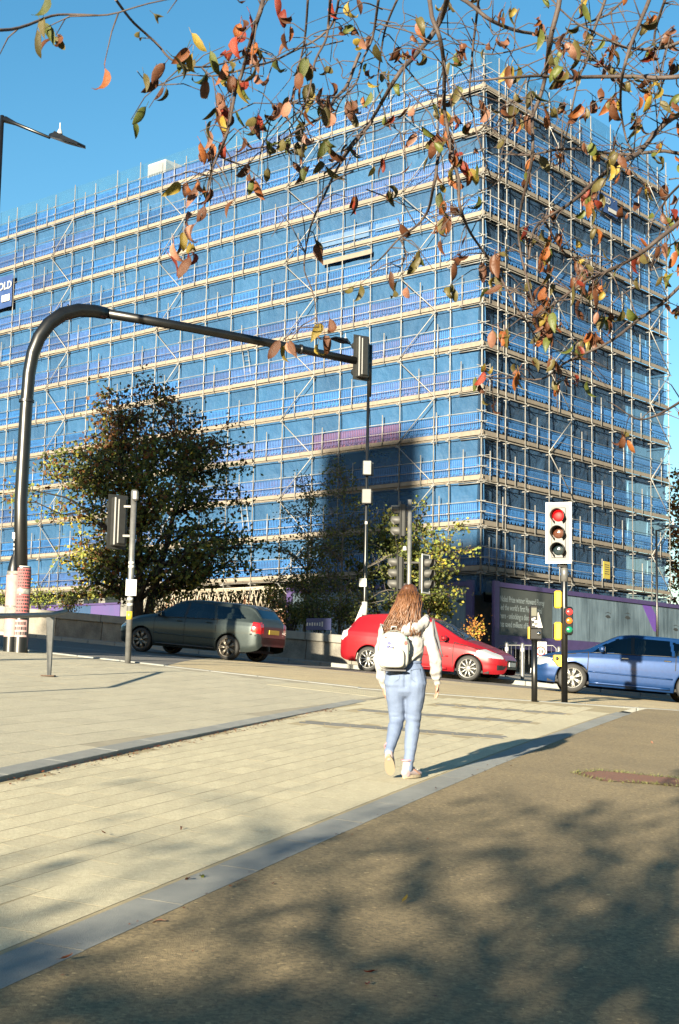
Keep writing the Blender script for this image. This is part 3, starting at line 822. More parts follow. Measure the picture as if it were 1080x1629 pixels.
shade_block('tower_block', 'glazed tower block behind the viewer that shades the facade', 20.2, 25.9, 26.7, 52)
shade_block('low_block', 'lower wide block behind the viewer shading the road and wall', 15.9, 25.7, 21.3, 34)
# ------------------------------------------------------------------ cars
def smooth_interp(keys):
    xs = [k[0] for k in keys]; ys = [k[1] for k in keys]; n = len(xs)
    m = []
    for i in range(n):
        if i == 0: m.append((ys[1] - ys[0]) / (xs[1] - xs[0]))
        elif i == n - 1: m.append((ys[-1] - ys[-2]) / (xs[-1] - xs[-2]))
        else:
            a = (ys[i] - ys[i - 1]) / (xs[i] - xs[i - 1]); c = (ys[i + 1] - ys[i]) / (xs[i + 1] - xs[i])
            m.append(0 if a * c <= 0 else 2 * a * c / (a + c))
    def f(x):
        if x <= xs[0]: return ys[0]
        if x >= xs[-1]: return ys[-1]
        i = 0
        while xs[i + 1] < x: i += 1
        h = xs[i + 1] - xs[i]; t = (x - xs[i]) / h
        return (ys[i] * (2 * t ** 3 - 3 * t * t + 1) + m[i] * h * (t ** 3 - 2 * t * t + t) + ys[i + 1] * (-2 * t ** 3 + 3 * t * t) + m[i + 1] * h * (t ** 3 - t * t))
    return f
def in_poly(x, z, P):
    c = False; j = len(P) - 1
    for i in range(len(P)):
        if (P[i][1] > z) != (P[j][1] > z) and x < (P[j][0] - P[i][0]) * (z - P[i][1]) / (P[j][1] - P[i][1]) + P[i][0]: c = not c
        j = i
    return c
def near_poly(x, z, P, w):
    for i in range(len(P)):
        a, b = P[i - 1], P[i]; dx, dz = b[0] - a[0], b[1] - a[1]; L2 = dx * dx + dz * dz
        t = max(0, min(1, ((x - a[0]) * dx + (z - a[1]) * dz) / L2)) if L2 else 0
        if math.hypot(x - a[0] - dx * t, z - a[1] - dz * t) < w: return True
    return False
M_cglass = glass_mat('car_glass', (.5, .6, .56), .8)
M_trim = mat('black_trim', (.01, .01, .011), .45)
M_seat = mat('seat_cloth', (.03, .03, .032), .9)
M_lens = mat('headlamp_lens', (.62, .66, .66), .08, metal=.5, coat=.6)
M_red = mat('tail_lamp_red', (.42, .008, .012), .12, coat=.5)
M_tailw = mat('tail_lamp_white', (.6, .55, .52), .15, coat=.5)
M_platew = mat('white_plate', (.75, .74, .68), .4); M_platey = mat('yellow_plate', (.6, .48, .05), .4)
M_alloy = mat('silver_alloy', (.55, .55, .53), .3, metal=.55, var=.1, scale=8)
M_alloyd = mat('dark_alloy', (.3, .26, .21), .35, metal=.55, var=.2, scale=8)
M_seam = mat('panel_gap', (.004, .004, .004), .8)

def wheel(T, x, y, r, rim_r, spokes, side, m_rim, w=.2):
    W = thing_part('wheel', T, (x, y, r))
    s = side
    b = MB(); prof = [(rim_r * .98, -w / 2), (r * .9, -w / 2), (r * .985, -w / 2 + .025), (r, -w / 4), (r, w / 4), (r * .985, w / 2 - .025), (r * .9, w / 2), (rim_r * .98, w / 2)]
    MX = Matrix.Rotation(R(-90 * s), 3, 'X')
    b.lathe(prof, 40, M=MX); b.build('tyre', M_tyre, W, recalc=True)
    b = MB(); b.lathe([(rim_r, w / 2 - .01), (rim_r * .93, w / 2 - .012), (rim_r * .9, w / 2 - .05), (rim_r * .88, -w / 2), ], 40, M=MX)
    n = spokes
    for i in range(n):
        a = 2 * math.pi * i / n
        for dw in ((-.045, .045) if n <= 7 else (-.0, )):
            p0 = Vector((math.cos(a + dw * .4) * .05, math.sin(a + dw * .4) * .05, w / 2 - .03)); p1 = Vector((math.cos(a + dw * 2.6) * rim_r * .95, math.sin(a + dw * 2.6) * rim_r * .95, w / 2 - .022))
            b.path([MX @ p0, MX @ ((p0 + p1) / 2 + Vector((0, 0, .006))), MX @ p1], [.022, .019, .024], 6, flat=.8)
    b.lathe([(.001, w / 2 - .012), (.035, w / 2 - .014), (.06, w / 2 - .03), (.062, w / 2 - .06)], 20, M=MX)
    b.build('rim', m_rim, W)
    b = MB(); b.lathe([(.001, w / 2 - .075), (rim_r * .9, w / 2 - .075), (rim_r * .9, w / 2 - .09)], 24, M=MX); b.build('brake_disc', M_darkgrey, W)
    return W
def thing_part(name, T, loc):
    o = bpy.data.objects.new(name, None); COL.objects.link(o); o.parent = T; o.location = loc; o.empty_display_size = .1; return o

def make_car(name, label, cfg, paint, loc, heading, group='cars on the road'):
    """local +x is the front; z=0 ground; cfg holds the profile curves"""
    T = thing(name, loc, label, 'car', heading, group)
    L0, L1 = cfg['x0'], cfg['x1']
    top, bot, belt = smooth_interp(cfg['top']), smooth_interp(cfg['bot']), smooth_interp(cfg['belt'])
    plan = smooth_interp(cfg['plan']); roofw = smooth_interp(cfg['roofw'])
    wheels, wr, arch = cfg['wheels'], cfg['wr'], cfg['arch']
    xs = sorted(set([L0 + (L1 - L0) * i / 210 for i in range(211)] + [L0 + .04 * (i / 12) ** 2 for i in range(12)] + [L1 - .04 * (i / 12) ** 2 for i in range(12)]))
    NV = 64; parts = {}
    def section(x):
        w = plan(x); zt, z0, zb = top(x), bot(x), min(belt(x), top(x) - .03)
        zl = z0
        for wx in wheels:
            d = abs(x - wx)
            if d < arch: zl = max(zl, wr + math.sqrt(arch * arch - d * d) * .98 - .0)
        zl = min(zl, zb - .05)
        rw = min(roofw(x), w * .97); cab = (zt - zb) / .5; cab = max(0.0, min(1.0, cab))
        zs = z0 + .18
        K = [(w * .90, z0), (w * .965, z0 + .10), (w * .985, z0 + .22), (w * 1.0, z0 + (zb - z0) * .62), (w * .99, z0 + (zb - z0) * .86), (w * .955, zb)]
        # from belt to roof edge to centre
        e = max(.02, min(.10, (zt - zb) * .35))
        K += [(w * .955 + (rw - w * .955) * .5, zb + (zt - e - zb) * .52 + .004), (rw, zt - e), (rw * .93, zt - e * .38), (rw * .75, zt - e * .12), (rw * .4, zt - e * .02), (0, zt)]
        # resample with fixed counts per span so that columns line up
        counts = [3, 3, 6, 7, 5, 9, 9, 4, 4, 5, 5]
        out = []
        for i, c in enumerate(counts):
            for k in range(c):
                t = k / c; p0 = K[max(0, i - 1)]; p1 = K[i]; p2 = K[i + 1]; p3 = K[min(len(K) - 1, i + 2)]
                def cr(j):
                    m1 = (p2[j] - p0[j]) / 2; m2 = (p3[j] - p1[j]) / 2
                    return p1[j] * (2 * t ** 3 - 3 * t * t + 1) + m1 * (t ** 3 - 2 * t * t + t) + p2[j] * (-2 * t ** 3 + 3 * t * t) + m2 * (t ** 3 - t * t)
                out.append((cr(0) if i not in (4, 5, 6) else p1[0] + (p2[0] - p1[0]) * t, cr(1) if i not in (4, 5, 6) else p1[1] + (p2[1] - p1[1]) * t))
        out.append(K[-1])
        # lift everything below the wheel arch to its edge
        out = [(y, max(z, zl)) for y, z in out]
        return out
    secs = [section(x) for x in xs]
    IB, IR = 24, 42            # row index of belt line and of roof edge
    pats = [(nm if nm != 'window' else 'window#%d' % i, P, kind) for i, (nm, P, kind) in enumerate(cfg['patches'])]; drs = [('door#%d' % i, P) for i, (nm, P) in enumerate(cfg['doors'])]
    def classify(x, y, z, r):
        for nm, P, kind in pats:
            if kind == 'side' and r < 46 and abs(y) > .44 and in_poly(x, z, P): return nm
            if kind == 'top' and r >= IR + 1 and P[0] < x < P[1] and not (P[2] is not None and abs(y) > P[2] * roofw(x)): return nm
            if kind == 'front' and r > 2 and x > P[0] and P[1] < z < P[2] and P[3] < abs(y) < P[4]: return nm
            if kind == 'rear' and r > 2 and x < P[0] and P[1] < z < P[2] and P[3] < abs(y) < P[4]: return nm
        for P in cfg['seams']:
            if r < 46 and near_poly(x, z, P, .009): return 'panel_gap'
        for nm, P in drs:
            if r < 46 and in_poly(x, z, P): return nm
        return 'body'
    for side in (1, -1):
        for i in range(len(xs) - 1):
            for r in range(len(secs[0]) - 1):
                a, b_, c, d = secs[i][r], secs[i + 1][r], secs[i + 1][r + 1], secs[i][r + 1]
                if abs(a[1] - d[1]) + abs(b_[1] - c[1]) < 1e-5 and abs(a[0] - d[0]) + abs(b_[0] - c[0]) < 1e-5: continue
                mx, my, mz = (xs[i] + xs[i + 1]) / 2, (a[0] + c[0]) / 2, (a[1] + b_[1] + c[1] + d[1]) / 4
                k = classify(mx, my, mz, r)
                sk = (k, side if not k.startswith(('body', 'panel_gap', 'bonnet', 'wind', 'rear_win', 'grille', 'lower_', 'tailgate', 'roof')) else 0)
                m = parts.setdefault(sk, ({}, [], []))
                ids = []
                for (ii, rr, p) in ((i, r, a), (i + 1, r, b_), (i + 1, r + 1, c), (i, r + 1, d)):
                    key = (ii, rr, side if rr < len(secs[0]) - 1 else 0)
                    if key not in m[0]: m[0][key] = len(m[1]); m[1].append((xs[ii], side * p[0], p[1]))
                    ids.append(m[0][key])
                m[2].append(tuple(ids) if side < 0 else tuple(ids[::-1]))
    for ei in (0, len(xs) - 1):                # close both ends
        sec = secs[ei]; nc = 26
        for r in range(len(sec) - 1):
            for c in range(nc):
                u0, u1 = -1 + 2 * c / nc, -1 + 2 * (c + 1) / nc
                q4 = [(xs[ei], u0 * sec[r][0], sec[r][1]), (xs[ei], u1 * sec[r][0], sec[r][1]), (xs[ei], u1 * sec[r + 1][0], sec[r + 1][1]), (xs[ei], u0 * sec[r + 1][0], sec[r + 1][1])]
                yy, zz = (u0 + u1) / 2 * sec[r][0], (sec[r][1] + sec[r + 1][1]) / 2
                k = classify(xs[ei] + (.001 if ei == 0 else -.001), yy, zz, 30)
                sk = (k, (1 if yy > 0 else -1) if k in ('taillight', 'headlight') else 0)
                if k == 'panel_gap' or k.startswith(('door', 'window')): sk = ('body', 0)
                m = parts.setdefault(sk, ({}, [], [])); n0 = len(m[1]); m[1].extend(q4); m[2].append((n0, n0 + 1, n0 + 2, n0 + 3))
    mats_ = {'body': paint, 'panel_gap': M_seam, 'pillar': M_trim}
    mats_.update(cfg['mats'])
    body_m = parts[('body', 0)]
    for key, (_, vs, fs) in list(parts.items()):            # a pane is one piece: stray faces go back to the body
        if not key[0].startswith('window'): continue
        par = list(range(len(vs)))
        def root(i):
            while par[i] != i: par[i] = par[par[i]]; i = par[i]
            return i
        for f in fs:
            for q_ in f[1:]: par[root(q_)] = root(f[0])
        cnt = {}
        for f in fs: cnt[root(f[0])] = cnt.get(root(f[0]), 0) + 1
        big = max(cnt, key=cnt.get); keepf = []
        for f in fs:
            if root(f[0]) == big: keepf.append(f)
            else:
                n0 = len(body_m[1]); body_m[1].extend([vs[i] for i in f]); body_m[2].append(tuple(range(n0, n0 + len(f))))
        used_ = sorted({i for f in keepf for i in f}); mp_ = {i: j for j, i in enumerate(used_)}
        fs[:] = [tuple(mp_[i] for i in f) for f in keepf]; vs[:] = [vs[i] for i in used_]
    for (k, sd_), (_, vs, fs) in parts.items():
        k = k.split('#')[0]
        me = bpy.data.meshes.new(k); me.from_pydata(vs, [], fs)
        me.materials.append(mats_.get(k, paint)); me.polygons.foreach_set('use_smooth', [True] * len(fs))
        b = bmesh.new(); b.from_mesh(me); bmesh.ops.remove_doubles(b, verts=b.verts[:], dist=1e-5); bmesh.ops.recalc_face_normals(b, faces=b.faces[:])
        b.to_mesh(me); b.free()
        o = obj(k, me, T)
        if k == 'body':
            o.name = 'body'
    # floor, wheel wells
    w = cfg['plan'][len(cfg['plan']) // 2][1]
    b = MB(); b.box(((L0 + L1) / 2, 0, bot(0) + .06), (L1 - L0 - .7, w * 1.7, .06)); b.build('underbody', M_dark, T)
    b = MB()
    for wx in wheels: b.box((wx, 0, wr + .2), (arch * 1.75, w * 1.26, .5))
    b.build('wheel_well', M_dark, T)
    for wx in wheels:
        for s in (1, -1): wheel(T, wx, s * (w - .125), wr, cfg['rim'], cfg['spokes'], s, cfg['m_rim'])
    # seats and dashboard
    for sx in cfg['seats']:
        for s in (1, -1):
            b = MB(); b.bbox((sx, s * .36, .72), (.5, .46, .2), .05); b.bbox((sx - .28, s * .36, .92), (.16, .46, .55), .06, M=Matrix.Rotation(R(-14), 3, 'Y')); b.bbox((sx - .36, s * .36, 1.24), (.09, .24, .17), .03)
            b.build('seat', M_seat, T)
    dx = cfg['dash']; b = MB(); b.bbox((dx, 0, .86), (.5, 1.35, .22), .06); b.build('dashboard', M_seat, T)
    b = MB(); MXs = Matrix.Rotation(R(65), 3, 'Y'); pts = [Vector((dx - .38, -.36, .94)) + MXs @ Vector((.18 * math.cos(a), .18 * math.sin(a), 0)) for a in [i * math.pi / 8 for i in range(17)]]
    b.path(pts, .014, 6, cap=False); b.build('steering_wheel', M_trim, T)
    # mirrors and handles
    mx_, mz_ = cfg['mirror']
    for s in (1, -1):
        yy = s * plan(mx_)
        mb_ = MB(); mb_.bbox((mx_, yy + s * .09, mz_ + .03), (.13, .2, .14), .045); mo = mb_.build('mirror', cfg.get('m_mirror', paint), T)
        MB().tube((mx_ - .01, yy * .93, mz_ - .02), (mx_, yy + s * .04, mz_), .025, 6).build('mirror_stalk', M_trim, mo)
        MB().bbox((mx_ - .066, yy + s * .09, mz_ + .03), (.006, .16, .11), .002).build('mirror_glass', M_chrome, mo)
        for hx, hz in cfg['handles']:
            MB().bbox((hx, s * (plan(hx) * .985 + .014), hz), (.17, .035, .028), .012).build('door_handle', cfg.get('m_handle', paint), T)
        lo = cfg['handles'][0][1] - .36
        b = MB(); b.path([(x_, s * (plan(x_) * .998 + .002), lo + .012 * x_) for x_ in lin(-.95, .88, 12)], .016, 6, flat=1.0); b.build('side_moulding', paint, T)
        b = MB(); b.path([(x_, s * (plan(x_) * .955 + .004), belt(x_) + .012) for x_ in lin(-1.0, .86, 12)], .010, 5); b.build('window_strip', M_trim, T)
        b = MB(); b.path([(x_, s * (plan(x_) * .965 + .004), bot(x_) + .07) for x_ in lin(-.9, .85, 8)], .028, 6, flat=.6); b.build('sill', M_trim if cfg is RAPID else paint, T)
    for (px_, pz_, m_) in cfg['plates']:
        f = 1 if px_ > 0 else -1
        MB().bbox((px_, 0, pz_), (.015, .52, .11), .003).build('number_plate', m_, T)
    return T
def scale_cfg(c): return c
# profile helpers: x forward, front at +x
PRIUS = dict(x0=-2.3, x1=2.3, wheels=(1.42, -1.36), wr=.325, arch=.372, rim=.245, spokes=10, m_rim=M_alloy,
  top=[(-2.3, .62), (-2.27, .86), (-2.2, 1.02), (-2.05, 1.22), (-1.85, 1.44), (-1.5, 1.525), (-.8, 1.575), (-.2, 1.575), (.25, 1.5), (.75, 1.27), (1.2, 1.05), (1.6, .93), (1.95, .82), (2.15, .73), (2.26, .62), (2.3, .5)],
  bot=[(-2.3, .5), (-2.22, .33), (-2.0, .25), (-1.0, .2), (1.0, .2), (2.0, .22), (2.24, .25), (2.3, .38)],
  belt=[(-2.3, 1.02), (-1.4, 1.02), (0, .955), (.8, .92), (1.4, .86), (2.3, .6)],
  plan=[(-2.3, .55), (-2.22, .74), (-2.0, .83), (-1.4, .885), (0, .89), (1.3, .885), (1.9, .80), (2.15, .66), (2.3, .42)],
  roofw=[(-2.3, .5), (-1.9, .56), (-1.2, .6), (0, .62), (.5, .64), (1.2, .74), (2.3, .5)],
  patches=[('window', [(-.02, .99), (.95, .945), (.72, 1.15), (.34, 1.36), (.12, 1.435), (-.02, 1.455)], 'side'), ('window', [(-1.0, 1.02), (-.10, .99), (-.10, 1.46), (-.45, 1.47), (-1.02, 1.44)], 'side'),
    ('window', [(-1.85, 1.2), (-1.08, 1.04), (-1.08, 1.43), (-1.45, 1.38)], 'side'), ('pillar', [(-.105, .99), (-.015, .988), (-.015, 1.458), (-.105, 1.463)], 'side'), ('windscreen', (.28, 1.22, .88), 'top'), ('rear_window', (-2.1, -1.86, .85), 'top'),
    ('headlight', [(1.62, .70), (1.60, .78), (1.78, .84), (2.2, .70), (2.24, .62), (1.95, .63)], 'side'), ('taillight', [(-2.31, .8), (-2.31, 1.1), (-2.05, 1.16), (-2.02, .9), (-2.15, .78)], 'side'),
    ('lower_grille', (2.12, .24, .46, -1, .7), 'front'), ('grille', (2.2, .53, .60, -1, .35), 'front')],
  doors=[('door', [(-.06, .3), (-.06, 1.5), (.35, 1.42), (.98, .95), (1.0, .5), (.98, .3)]), ('door', [(-1.02, .66), (-1.04, 1.48), (-.08, 1.5), (-.08, .3), (-.92, .3)])],
  seams=[[(-.07, .3), (-.07, .97)], [(1.0, .3), (1.0, .94)], [(-1.0, .7), (-1.03, 1.0)], [(1.0, .94), (2.1, .745)], [(-.9, .3), (1.0, .3)]],
  mats={'window': M_cglass, 'windscreen': M_cglass, 'rear_window': M_cglass, 'headlight': M_lens, 'taillight': M_tailw, 'lower_grille': M_trim, 'grille': M_trim},
  seats=(.1, -.9), dash=.95, mirror=(.78, 1.0), handles=[(.12, .93), (-.78, .96)], plates=[(2.31, .5, M_platew)])
RAPID = dict(x0=-2.15, x1=2.15, wheels=(1.3, -1.3), wr=.315, arch=.358, rim=.235, spokes=7, m_rim=M_alloyd,
  top=[(-2.15, .55), (-2.13, .9), (-2.08, 1.06), (-1.98, 1.2), (-1.84, 1.35), (-1.66, 1.42), (-.9, 1.455), (-.2, 1.465), (.25, 1.42), (.65, 1.24), (1.02, 1.03), (1.4, .97), (1.8, .88), (2.02, .78), (2.12, .66), (2.15, .5)],
  bot=[(-2.15, .42), (-2.08, .31), (-1.8, .24), (-1.0, .2), (1.0, .2), (1.9, .22), (2.1, .25), (2.15, .36)],
  belt=[(-2.15, .98), (-1.4, .99), (0, .955), (.8, .93), (1.4, .87), (2.15, .6)],
  plan=[(-2.15, .64), (-2.08, .76), (-1.85, .82), (-1.3, .85), (0, .855), (1.2, .85), (1.8, .78), (2.05, .66), (2.15, .45)],
  roofw=[(-2.15, .55), (-1.8, .57), (-1.2, .6), (0, .62), (.5, .63), (1.1, .72), (2.15, .5)],
  patches=[('window', [(.06, .985), (.84, .96), (.62, 1.15), (.3, 1.32), (.06, 1.365)], 'side'), ('window', [(-.86, 1.0), (-.02, .985), (-.02, 1.375), (-.7, 1.36)], 'side'),
    ('window', [(-1.72, 1.07), (-.93, 1.0), (-.80, 1.345), (-1.42, 1.31)], 'side'), ('pillar', [(-.025, .985), (.065, .985), (.065, 1.368), (-.025, 1.377)], 'side'), ('windscreen', (.3, 1.02, .88), 'top'), ('rear_window', (-2.04, -1.74, .86), 'top'),
    ('headlight', [(1.72, .66), (1.7, .76), (2.0, .80), (2.12, .66), (2.05, .6)], 'side'), ('taillight', [(-2.2, .70), (-2.2, .99), (-1.95, 1.0), (-1.92, .76)], 'side'),
    ('lower_grille', (2.05, .24, .42, -1, .7), 'front'), ('grille', (2.08, .5, .62, -1, .4), 'front'), ('lower_bumper', (-2.03, .2, .36, -1, 1.0), 'rear')],
  doors=[('door', [(.0, .3), (.0, 1.42), (.35, 1.36), (.9, .95), (.92, .5), (.9, .3)]), ('door', [(-.95, .66), (-.85, 1.4), (-.02, 1.42), (-.02, .3), (-.84, .3)])],
  seams=[[(-.01, .3), (-.01, .97)], [(.92, .3), (.92, .95)], [(-.93, .68), (-.95, .99)], [(-2.1, .66), (-1.9, .7)], [(-.84, .29), (.92, .29)]],
  mats={'window': M_cglass, 'windscreen': M_cglass, 'rear_window': M_cglass, 'headlight': M_lens, 'taillight': M_red, 'lower_grille': M_trim, 'grille': M_trim, 'lower_bumper': M_trim},
  seats=(.1, -.8), dash=.85, mirror=(.68, .99), handles=[(.16, .88), (-.72, .9)], plates=[(-2.15, .78, M_platey), (2.165, .42, M_platew)], m_mirror=M_trim)
A3 = dict(x0=-2.12, x1=2.12, wheels=(1.22, -1.36), wr=.318, arch=.362, rim=.225, spokes=7, m_rim=M_alloy,
  top=[(-2.12, .5), (-2.1, .8), (-2.06, .98), (-1.98, 1.1), (-1.75, 1.3), (-1.45, 1.385), (-.8, 1.42), (-.2, 1.42), (.2, 1.375), (.6, 1.19), (.98, .985), (1.35, .93), (1.75, .845), (1.98, .75), (2.09, .62), (2.12, .46)],
  bot=[(-2.12, .4), (-2.05, .3), (-1.8, .22), (-1.0, .18), (1.0, .18), (1.85, .2), (2.07, .22), (2.12, .33)],
  belt=[(-2.12, .95), (-1.4, .96), (0, .925), (.8, .9), (1.4, .84), (2.12, .57)],
  plan=[(-2.12, .62), (-2.04, .76), (-1.8, .83), (-1.3, .875), (0, .88), (1.2, .87), (1.75, .79), (2.0, .66), (2.12, .44)],
  roofw=[(-2.12, .52), (-1.75, .56), (-1.2, .59), (0, .61), (.5, .63), (1.1, .73), (2.12, .5)],
  patches=[('window', [(-.02, .955), (.8, .93), (.6, 1.1), (.28, 1.27), (-.02, 1.325)], 'side'), ('window', [(-.92, .97), (-.10, .955), (-.10, 1.335), (-.86, 1.31)], 'side'),
    ('window', [(-1.5, 1.06), (-.98, .98), (-.93, 1.3), (-1.25, 1.24)], 'side'), ('pillar', [(-.105, .956), (-.015, .955), (-.015, 1.327), (-.105, 1.337)], 'side'), ('windscreen', (.26, .98, .88), 'top'), ('rear_window', (-2.02, -1.7, .85), 'top'),
    ('headlight', [(1.70, .62), (1.68, .72), (1.95, .76), (2.09, .6), (1.98, .55)], 'side'), ('taillight', [(-2.2, .66), (-2.2, .92), (-1.9, .93), (-1.88, .7)], 'side'),
    ('lower_grille', (2.02, .22, .38, -1, .75), 'front'), ('grille', (2.05, .42, .68, -1, .28), 'front')],
  doors=[('door', [(-.05, .28), (-.05, 1.38), (.3, 1.32), (.85, .92), (.9, .5), (.86, .28)]), ('door', [(-1.0, .66), (-.98, 1.36), (-.07, 1.38), (-.07, .28), (-.9, .28)])],
  seams=[[(-.06, .28), (-.06, .94)], [(.89, .28), (.89, .92)], [(-1.0, .68), (-1.0, .96)], [(.89, .92), (1.95, .73)]],
  mats={'window': M_cglass, 'windscreen': M_cglass, 'rear_window': M_cglass, 'headlight': M_lens, 'taillight': M_red, 'lower_grille': M_trim, 'grille': M_trim},
  seats=(.05, -.85), dash=.8, mirror=(.62, .97), handles=[(.1, .84), (-.82, .86)], plates=[(2.14, .42, M_platew)], m_handle=M_chrome)
def car_paint(name, c, c2, rough=.35, metal=.3):
    return mat(name, c, rough, col2=c2, scale=14, metal=metal, coat=.22, spec=.35)
M_pred = car_paint('red_car_paint', (.3, .009, .016), (.26, .007, .013), .4, .2)
M_pgrey = car_paint('grey_green_car_paint', (.05, .066, .066), (.04, .054, .056), .38, .5)
M_pblue = car_paint('blue_car_paint', (.008, .045, .16), (.006, .036, .13), .34, .35)
def put_car(name, label, cfg, paint, xf, Yf, heading_deg, front_axle, group='cars on the road'):
    """front axle centre line placed at photo column xf, Yf metres ahead"""
    p = at(xf, 1080, Yf); h = R(heading_deg); d = Vector((math.cos(h), math.sin(h), 0))
    near = Vector((math.sin(h), -math.cos(h), 0)); near = near if near.y < 0 else -near
    c = Vector((p.x, p.y, 0)) - near * .75 - d * front_axle
    f, r_ = c + d * front_axle, c - d * 1.3
    z = (gz(f.x, f.y) + gz(r_.x, r_.y)) / 2 - .03
    T = make_car(name, label, cfg, paint, (c.x, c.y, z), h, group)
    pitch = math.atan2(gz(f.x, f.y) - gz(r_.x, r_.y), front_axle + 1.3)
    n = Vector((math.sin(h), -math.cos(h)))
    roll = math.atan2(gz(c.x + n.x, c.y + n.y) - gz(c.x - n.x, c.y - n.y), 2)
    T.rotation_euler = (roll * 1.0, -pitch, h)
    return T
car_red = put_car('car', 'red hatchback facing right, passing behind the walking woman', PRIUS, M_pred, 745, 35.6, -25, 1.42)
car_grey = put_car('car', 'grey green estate car seen from behind in front of the stone wall', RAPID, M_pgrey, 222, 36.2, 154, 1.3)
car_blue = put_car('car', 'blue hatchback at the right edge behind the signal post', A3, M_pblue, 908, 31.2, 172, 1.22)
# ------------------------------------------------------------------ stone wall, posts, signals, lamps
M_stone = mat('weathered_stone', (.27, .25, .21), .92, col2=(.12, .11, .095), scale=2.2, bump=.6, bscale=28, speck=.15, rand=.1)
M_cope = mat('coping_stone', (.3, .29, .25), .9, col2=(.2, .19, .17), scale=2.5, bump=.5, bscale=30, rand=.1)
wall = thing('retaining_wall', (-6, WALLY(-6), gz(-6, WALLY(-6))), 'long weathered stone retaining wall with coping behind the cars', 'wall')
bpy.context.view_layer.update()
wd = Vector((1, -.51, 0)).normalized(); wang = math.atan2(wd.y, wd.x)
x = -21.0; i = 0
while x < 1.7:
    L_ = 1.5 + .35 * math.sin(i * 2.3); cx = x + L_ * wd.x / 2; cy = WALLY(cx) + .3; zg = gz(cx, cy) + .07
    sl = math.atan2(gz(cx + 1, WALLY(cx + 1)) - gz(cx - 1, WALLY(cx - 1)), 2 / wd.x)
    Mx = Matrix.Rotation(wang, 3, 'Z') @ Matrix.Rotation(-sl, 3, 'Y')
    me = MB().bbox((0, 0, 0), (L_ - .012, .4, .9), .012, M=Mx).mesh('wall_block', M_stone)
    o = obj('wall_block', me, None, (cx, cy, zg + .12)); keep_later = o
    o.parent = wall; o.matrix_parent_inverse = wall.matrix_world.inverted()
    me = MB().bbox((0, 0, 0), (L_ - .01, .52, .24), .02, M=Mx).mesh('coping_stone', M_cope)
    o = obj('coping_stone', me, None, (cx, cy - .02, zg + .69)); o.parent = wall; o.matrix_parent_inverse = wall.matrix_world.inverted()
    x += L_ * wd.x; i += 1
# planted bank behind the wall
def bank():
    b = MB(); vs = []; xs_ = lin(-24, 4.2, 28); ds = [.45, 1.5, 3, 6, 9, 13]
    for x in xs_:
        for d in ds:
            y = WALLY(x) + d; vs.append((x, y, gz(x, WALLY(x)) + .66 + .05 * d * (x < 1.5) + .12 * noise.noise((x * .5, y * .5, 2))))
    n = len(ds)
    b.add(vs, [(i * n + j, (i + 1) * n + j, (i + 1) * n + j + 1, i * n + j + 1) for i in range(len(xs_) - 1) for j in range(n - 1)], 0, True)
    return b
M_soil = mat('soil_and_leaf_litter', (.06, .045, .025), .95, col2=(.11, .075, .03), scale=9, bump=.8, bscale=30, world=True)
o = bank().build('planting_bank', M_soil); tag(o, 'leaf strewn planting bank behind the stone wall', kind='structure')

M_lit = mat('red_signal_lamp', (.35, .004, .004), .5, emit=(1, .006, .008), estr=.42, spec=.2)
M_lensr = mat('unlit_red_lens', (.35, .02, .02), .15, coat=.6); M_lensa = mat('unlit_amber_lens', (.09, .03, .015), .15, coat=.6); M_lensg = mat('unlit_green_lens', (.012, .025, .03), .15, coat=.6)
M_cyr = mat('cycle_red_lens', (.75, .02, .02), .2, emit=(1, .05, .04), estr=.3); M_cya = mat('cycle_amber_lens', (.75, .16, .02), .2, coat=.5); M_cyg = mat('cycle_green_lens', (.01, .2, .1), .2, coat=.5)
M_visor = mat('visor_black', (.03, .031, .028), .6, var=.3, scale=10); M_visorg = mat('visor_sunfaded_grey', (.075, .075, .07), .6, var=.2, scale=10)
M_border = mat('white_border', (.6, .6, .57), .45)
def signal_head(T, loc, rz, lit=False, border=True, board=True, vis=M_visor, box=M_darkgrey, tilt=0.0):
    """front is local -y; the housing is the part, visors, lenses and board are its pieces"""
    w, h, d = .27, .92, .16
    hd = MB().bbox((0, .02, 0), (w, d, h), .02).bbox((0, .11, 0), (w * .6, .06, h * .92), .015).build('signal_head', box, T)
    hd.location = loc; hd.rotation_euler = (0, tilt, rz)
    if board:
        MB().box((0, -.045, 0), (.40, .012, 1.02)).build('backing_board', box, hd)
        if border:
            for (cx, cz, sx, sz) in ((0, .525, .46, .036), (0, -.525, .46, .036), (-.2125, 0, .036, 1.014), (.2125, 0, .036, 1.014)):
                MB().box((cx, -.047, cz), (sx, .02, sz)).build('white_border', M_border, hd)
    for i, z in enumerate((.3, 0, -.3)):
        b = MB(); n = 22; vs = []; r_ = .118
        for k in range(n + 1):
            a = R(-55) + (R(290)) * k / n
            ln_ = .24 - .10 * max(0, -math.sin(a)) - .02
            for rr in (r_, r_ - .006):
                vs.append((math.cos(a) * rr, -.06, z + math.sin(a) * rr)); vs.append((math.cos(a) * (rr + .006), -.06 - ln_, z - .012 + math.sin(a) * (rr + .006)))
        fs = []
        for k in range(n):
            q = k * 4; fs += [(q, q + 1, q + 5, q + 4), (q + 2, q + 6, q + 7, q + 3), (q + 1, q + 3, q + 7, q + 5)]
        b.add(vs, fs, 0, True); b.build('visor', vis, hd)
        b = MB(); b.lathe([(.104, 0), (.095, .012), (.07, .022), (.035, .029), (.001, .031)], 22, (0, -.062, z), Matrix.Rotation(R(90), 3, 'X'))
        b.build('lens', (M_lit if lit else M_lensr, M_lensa, M_lensg)[i], hd)
    return hd
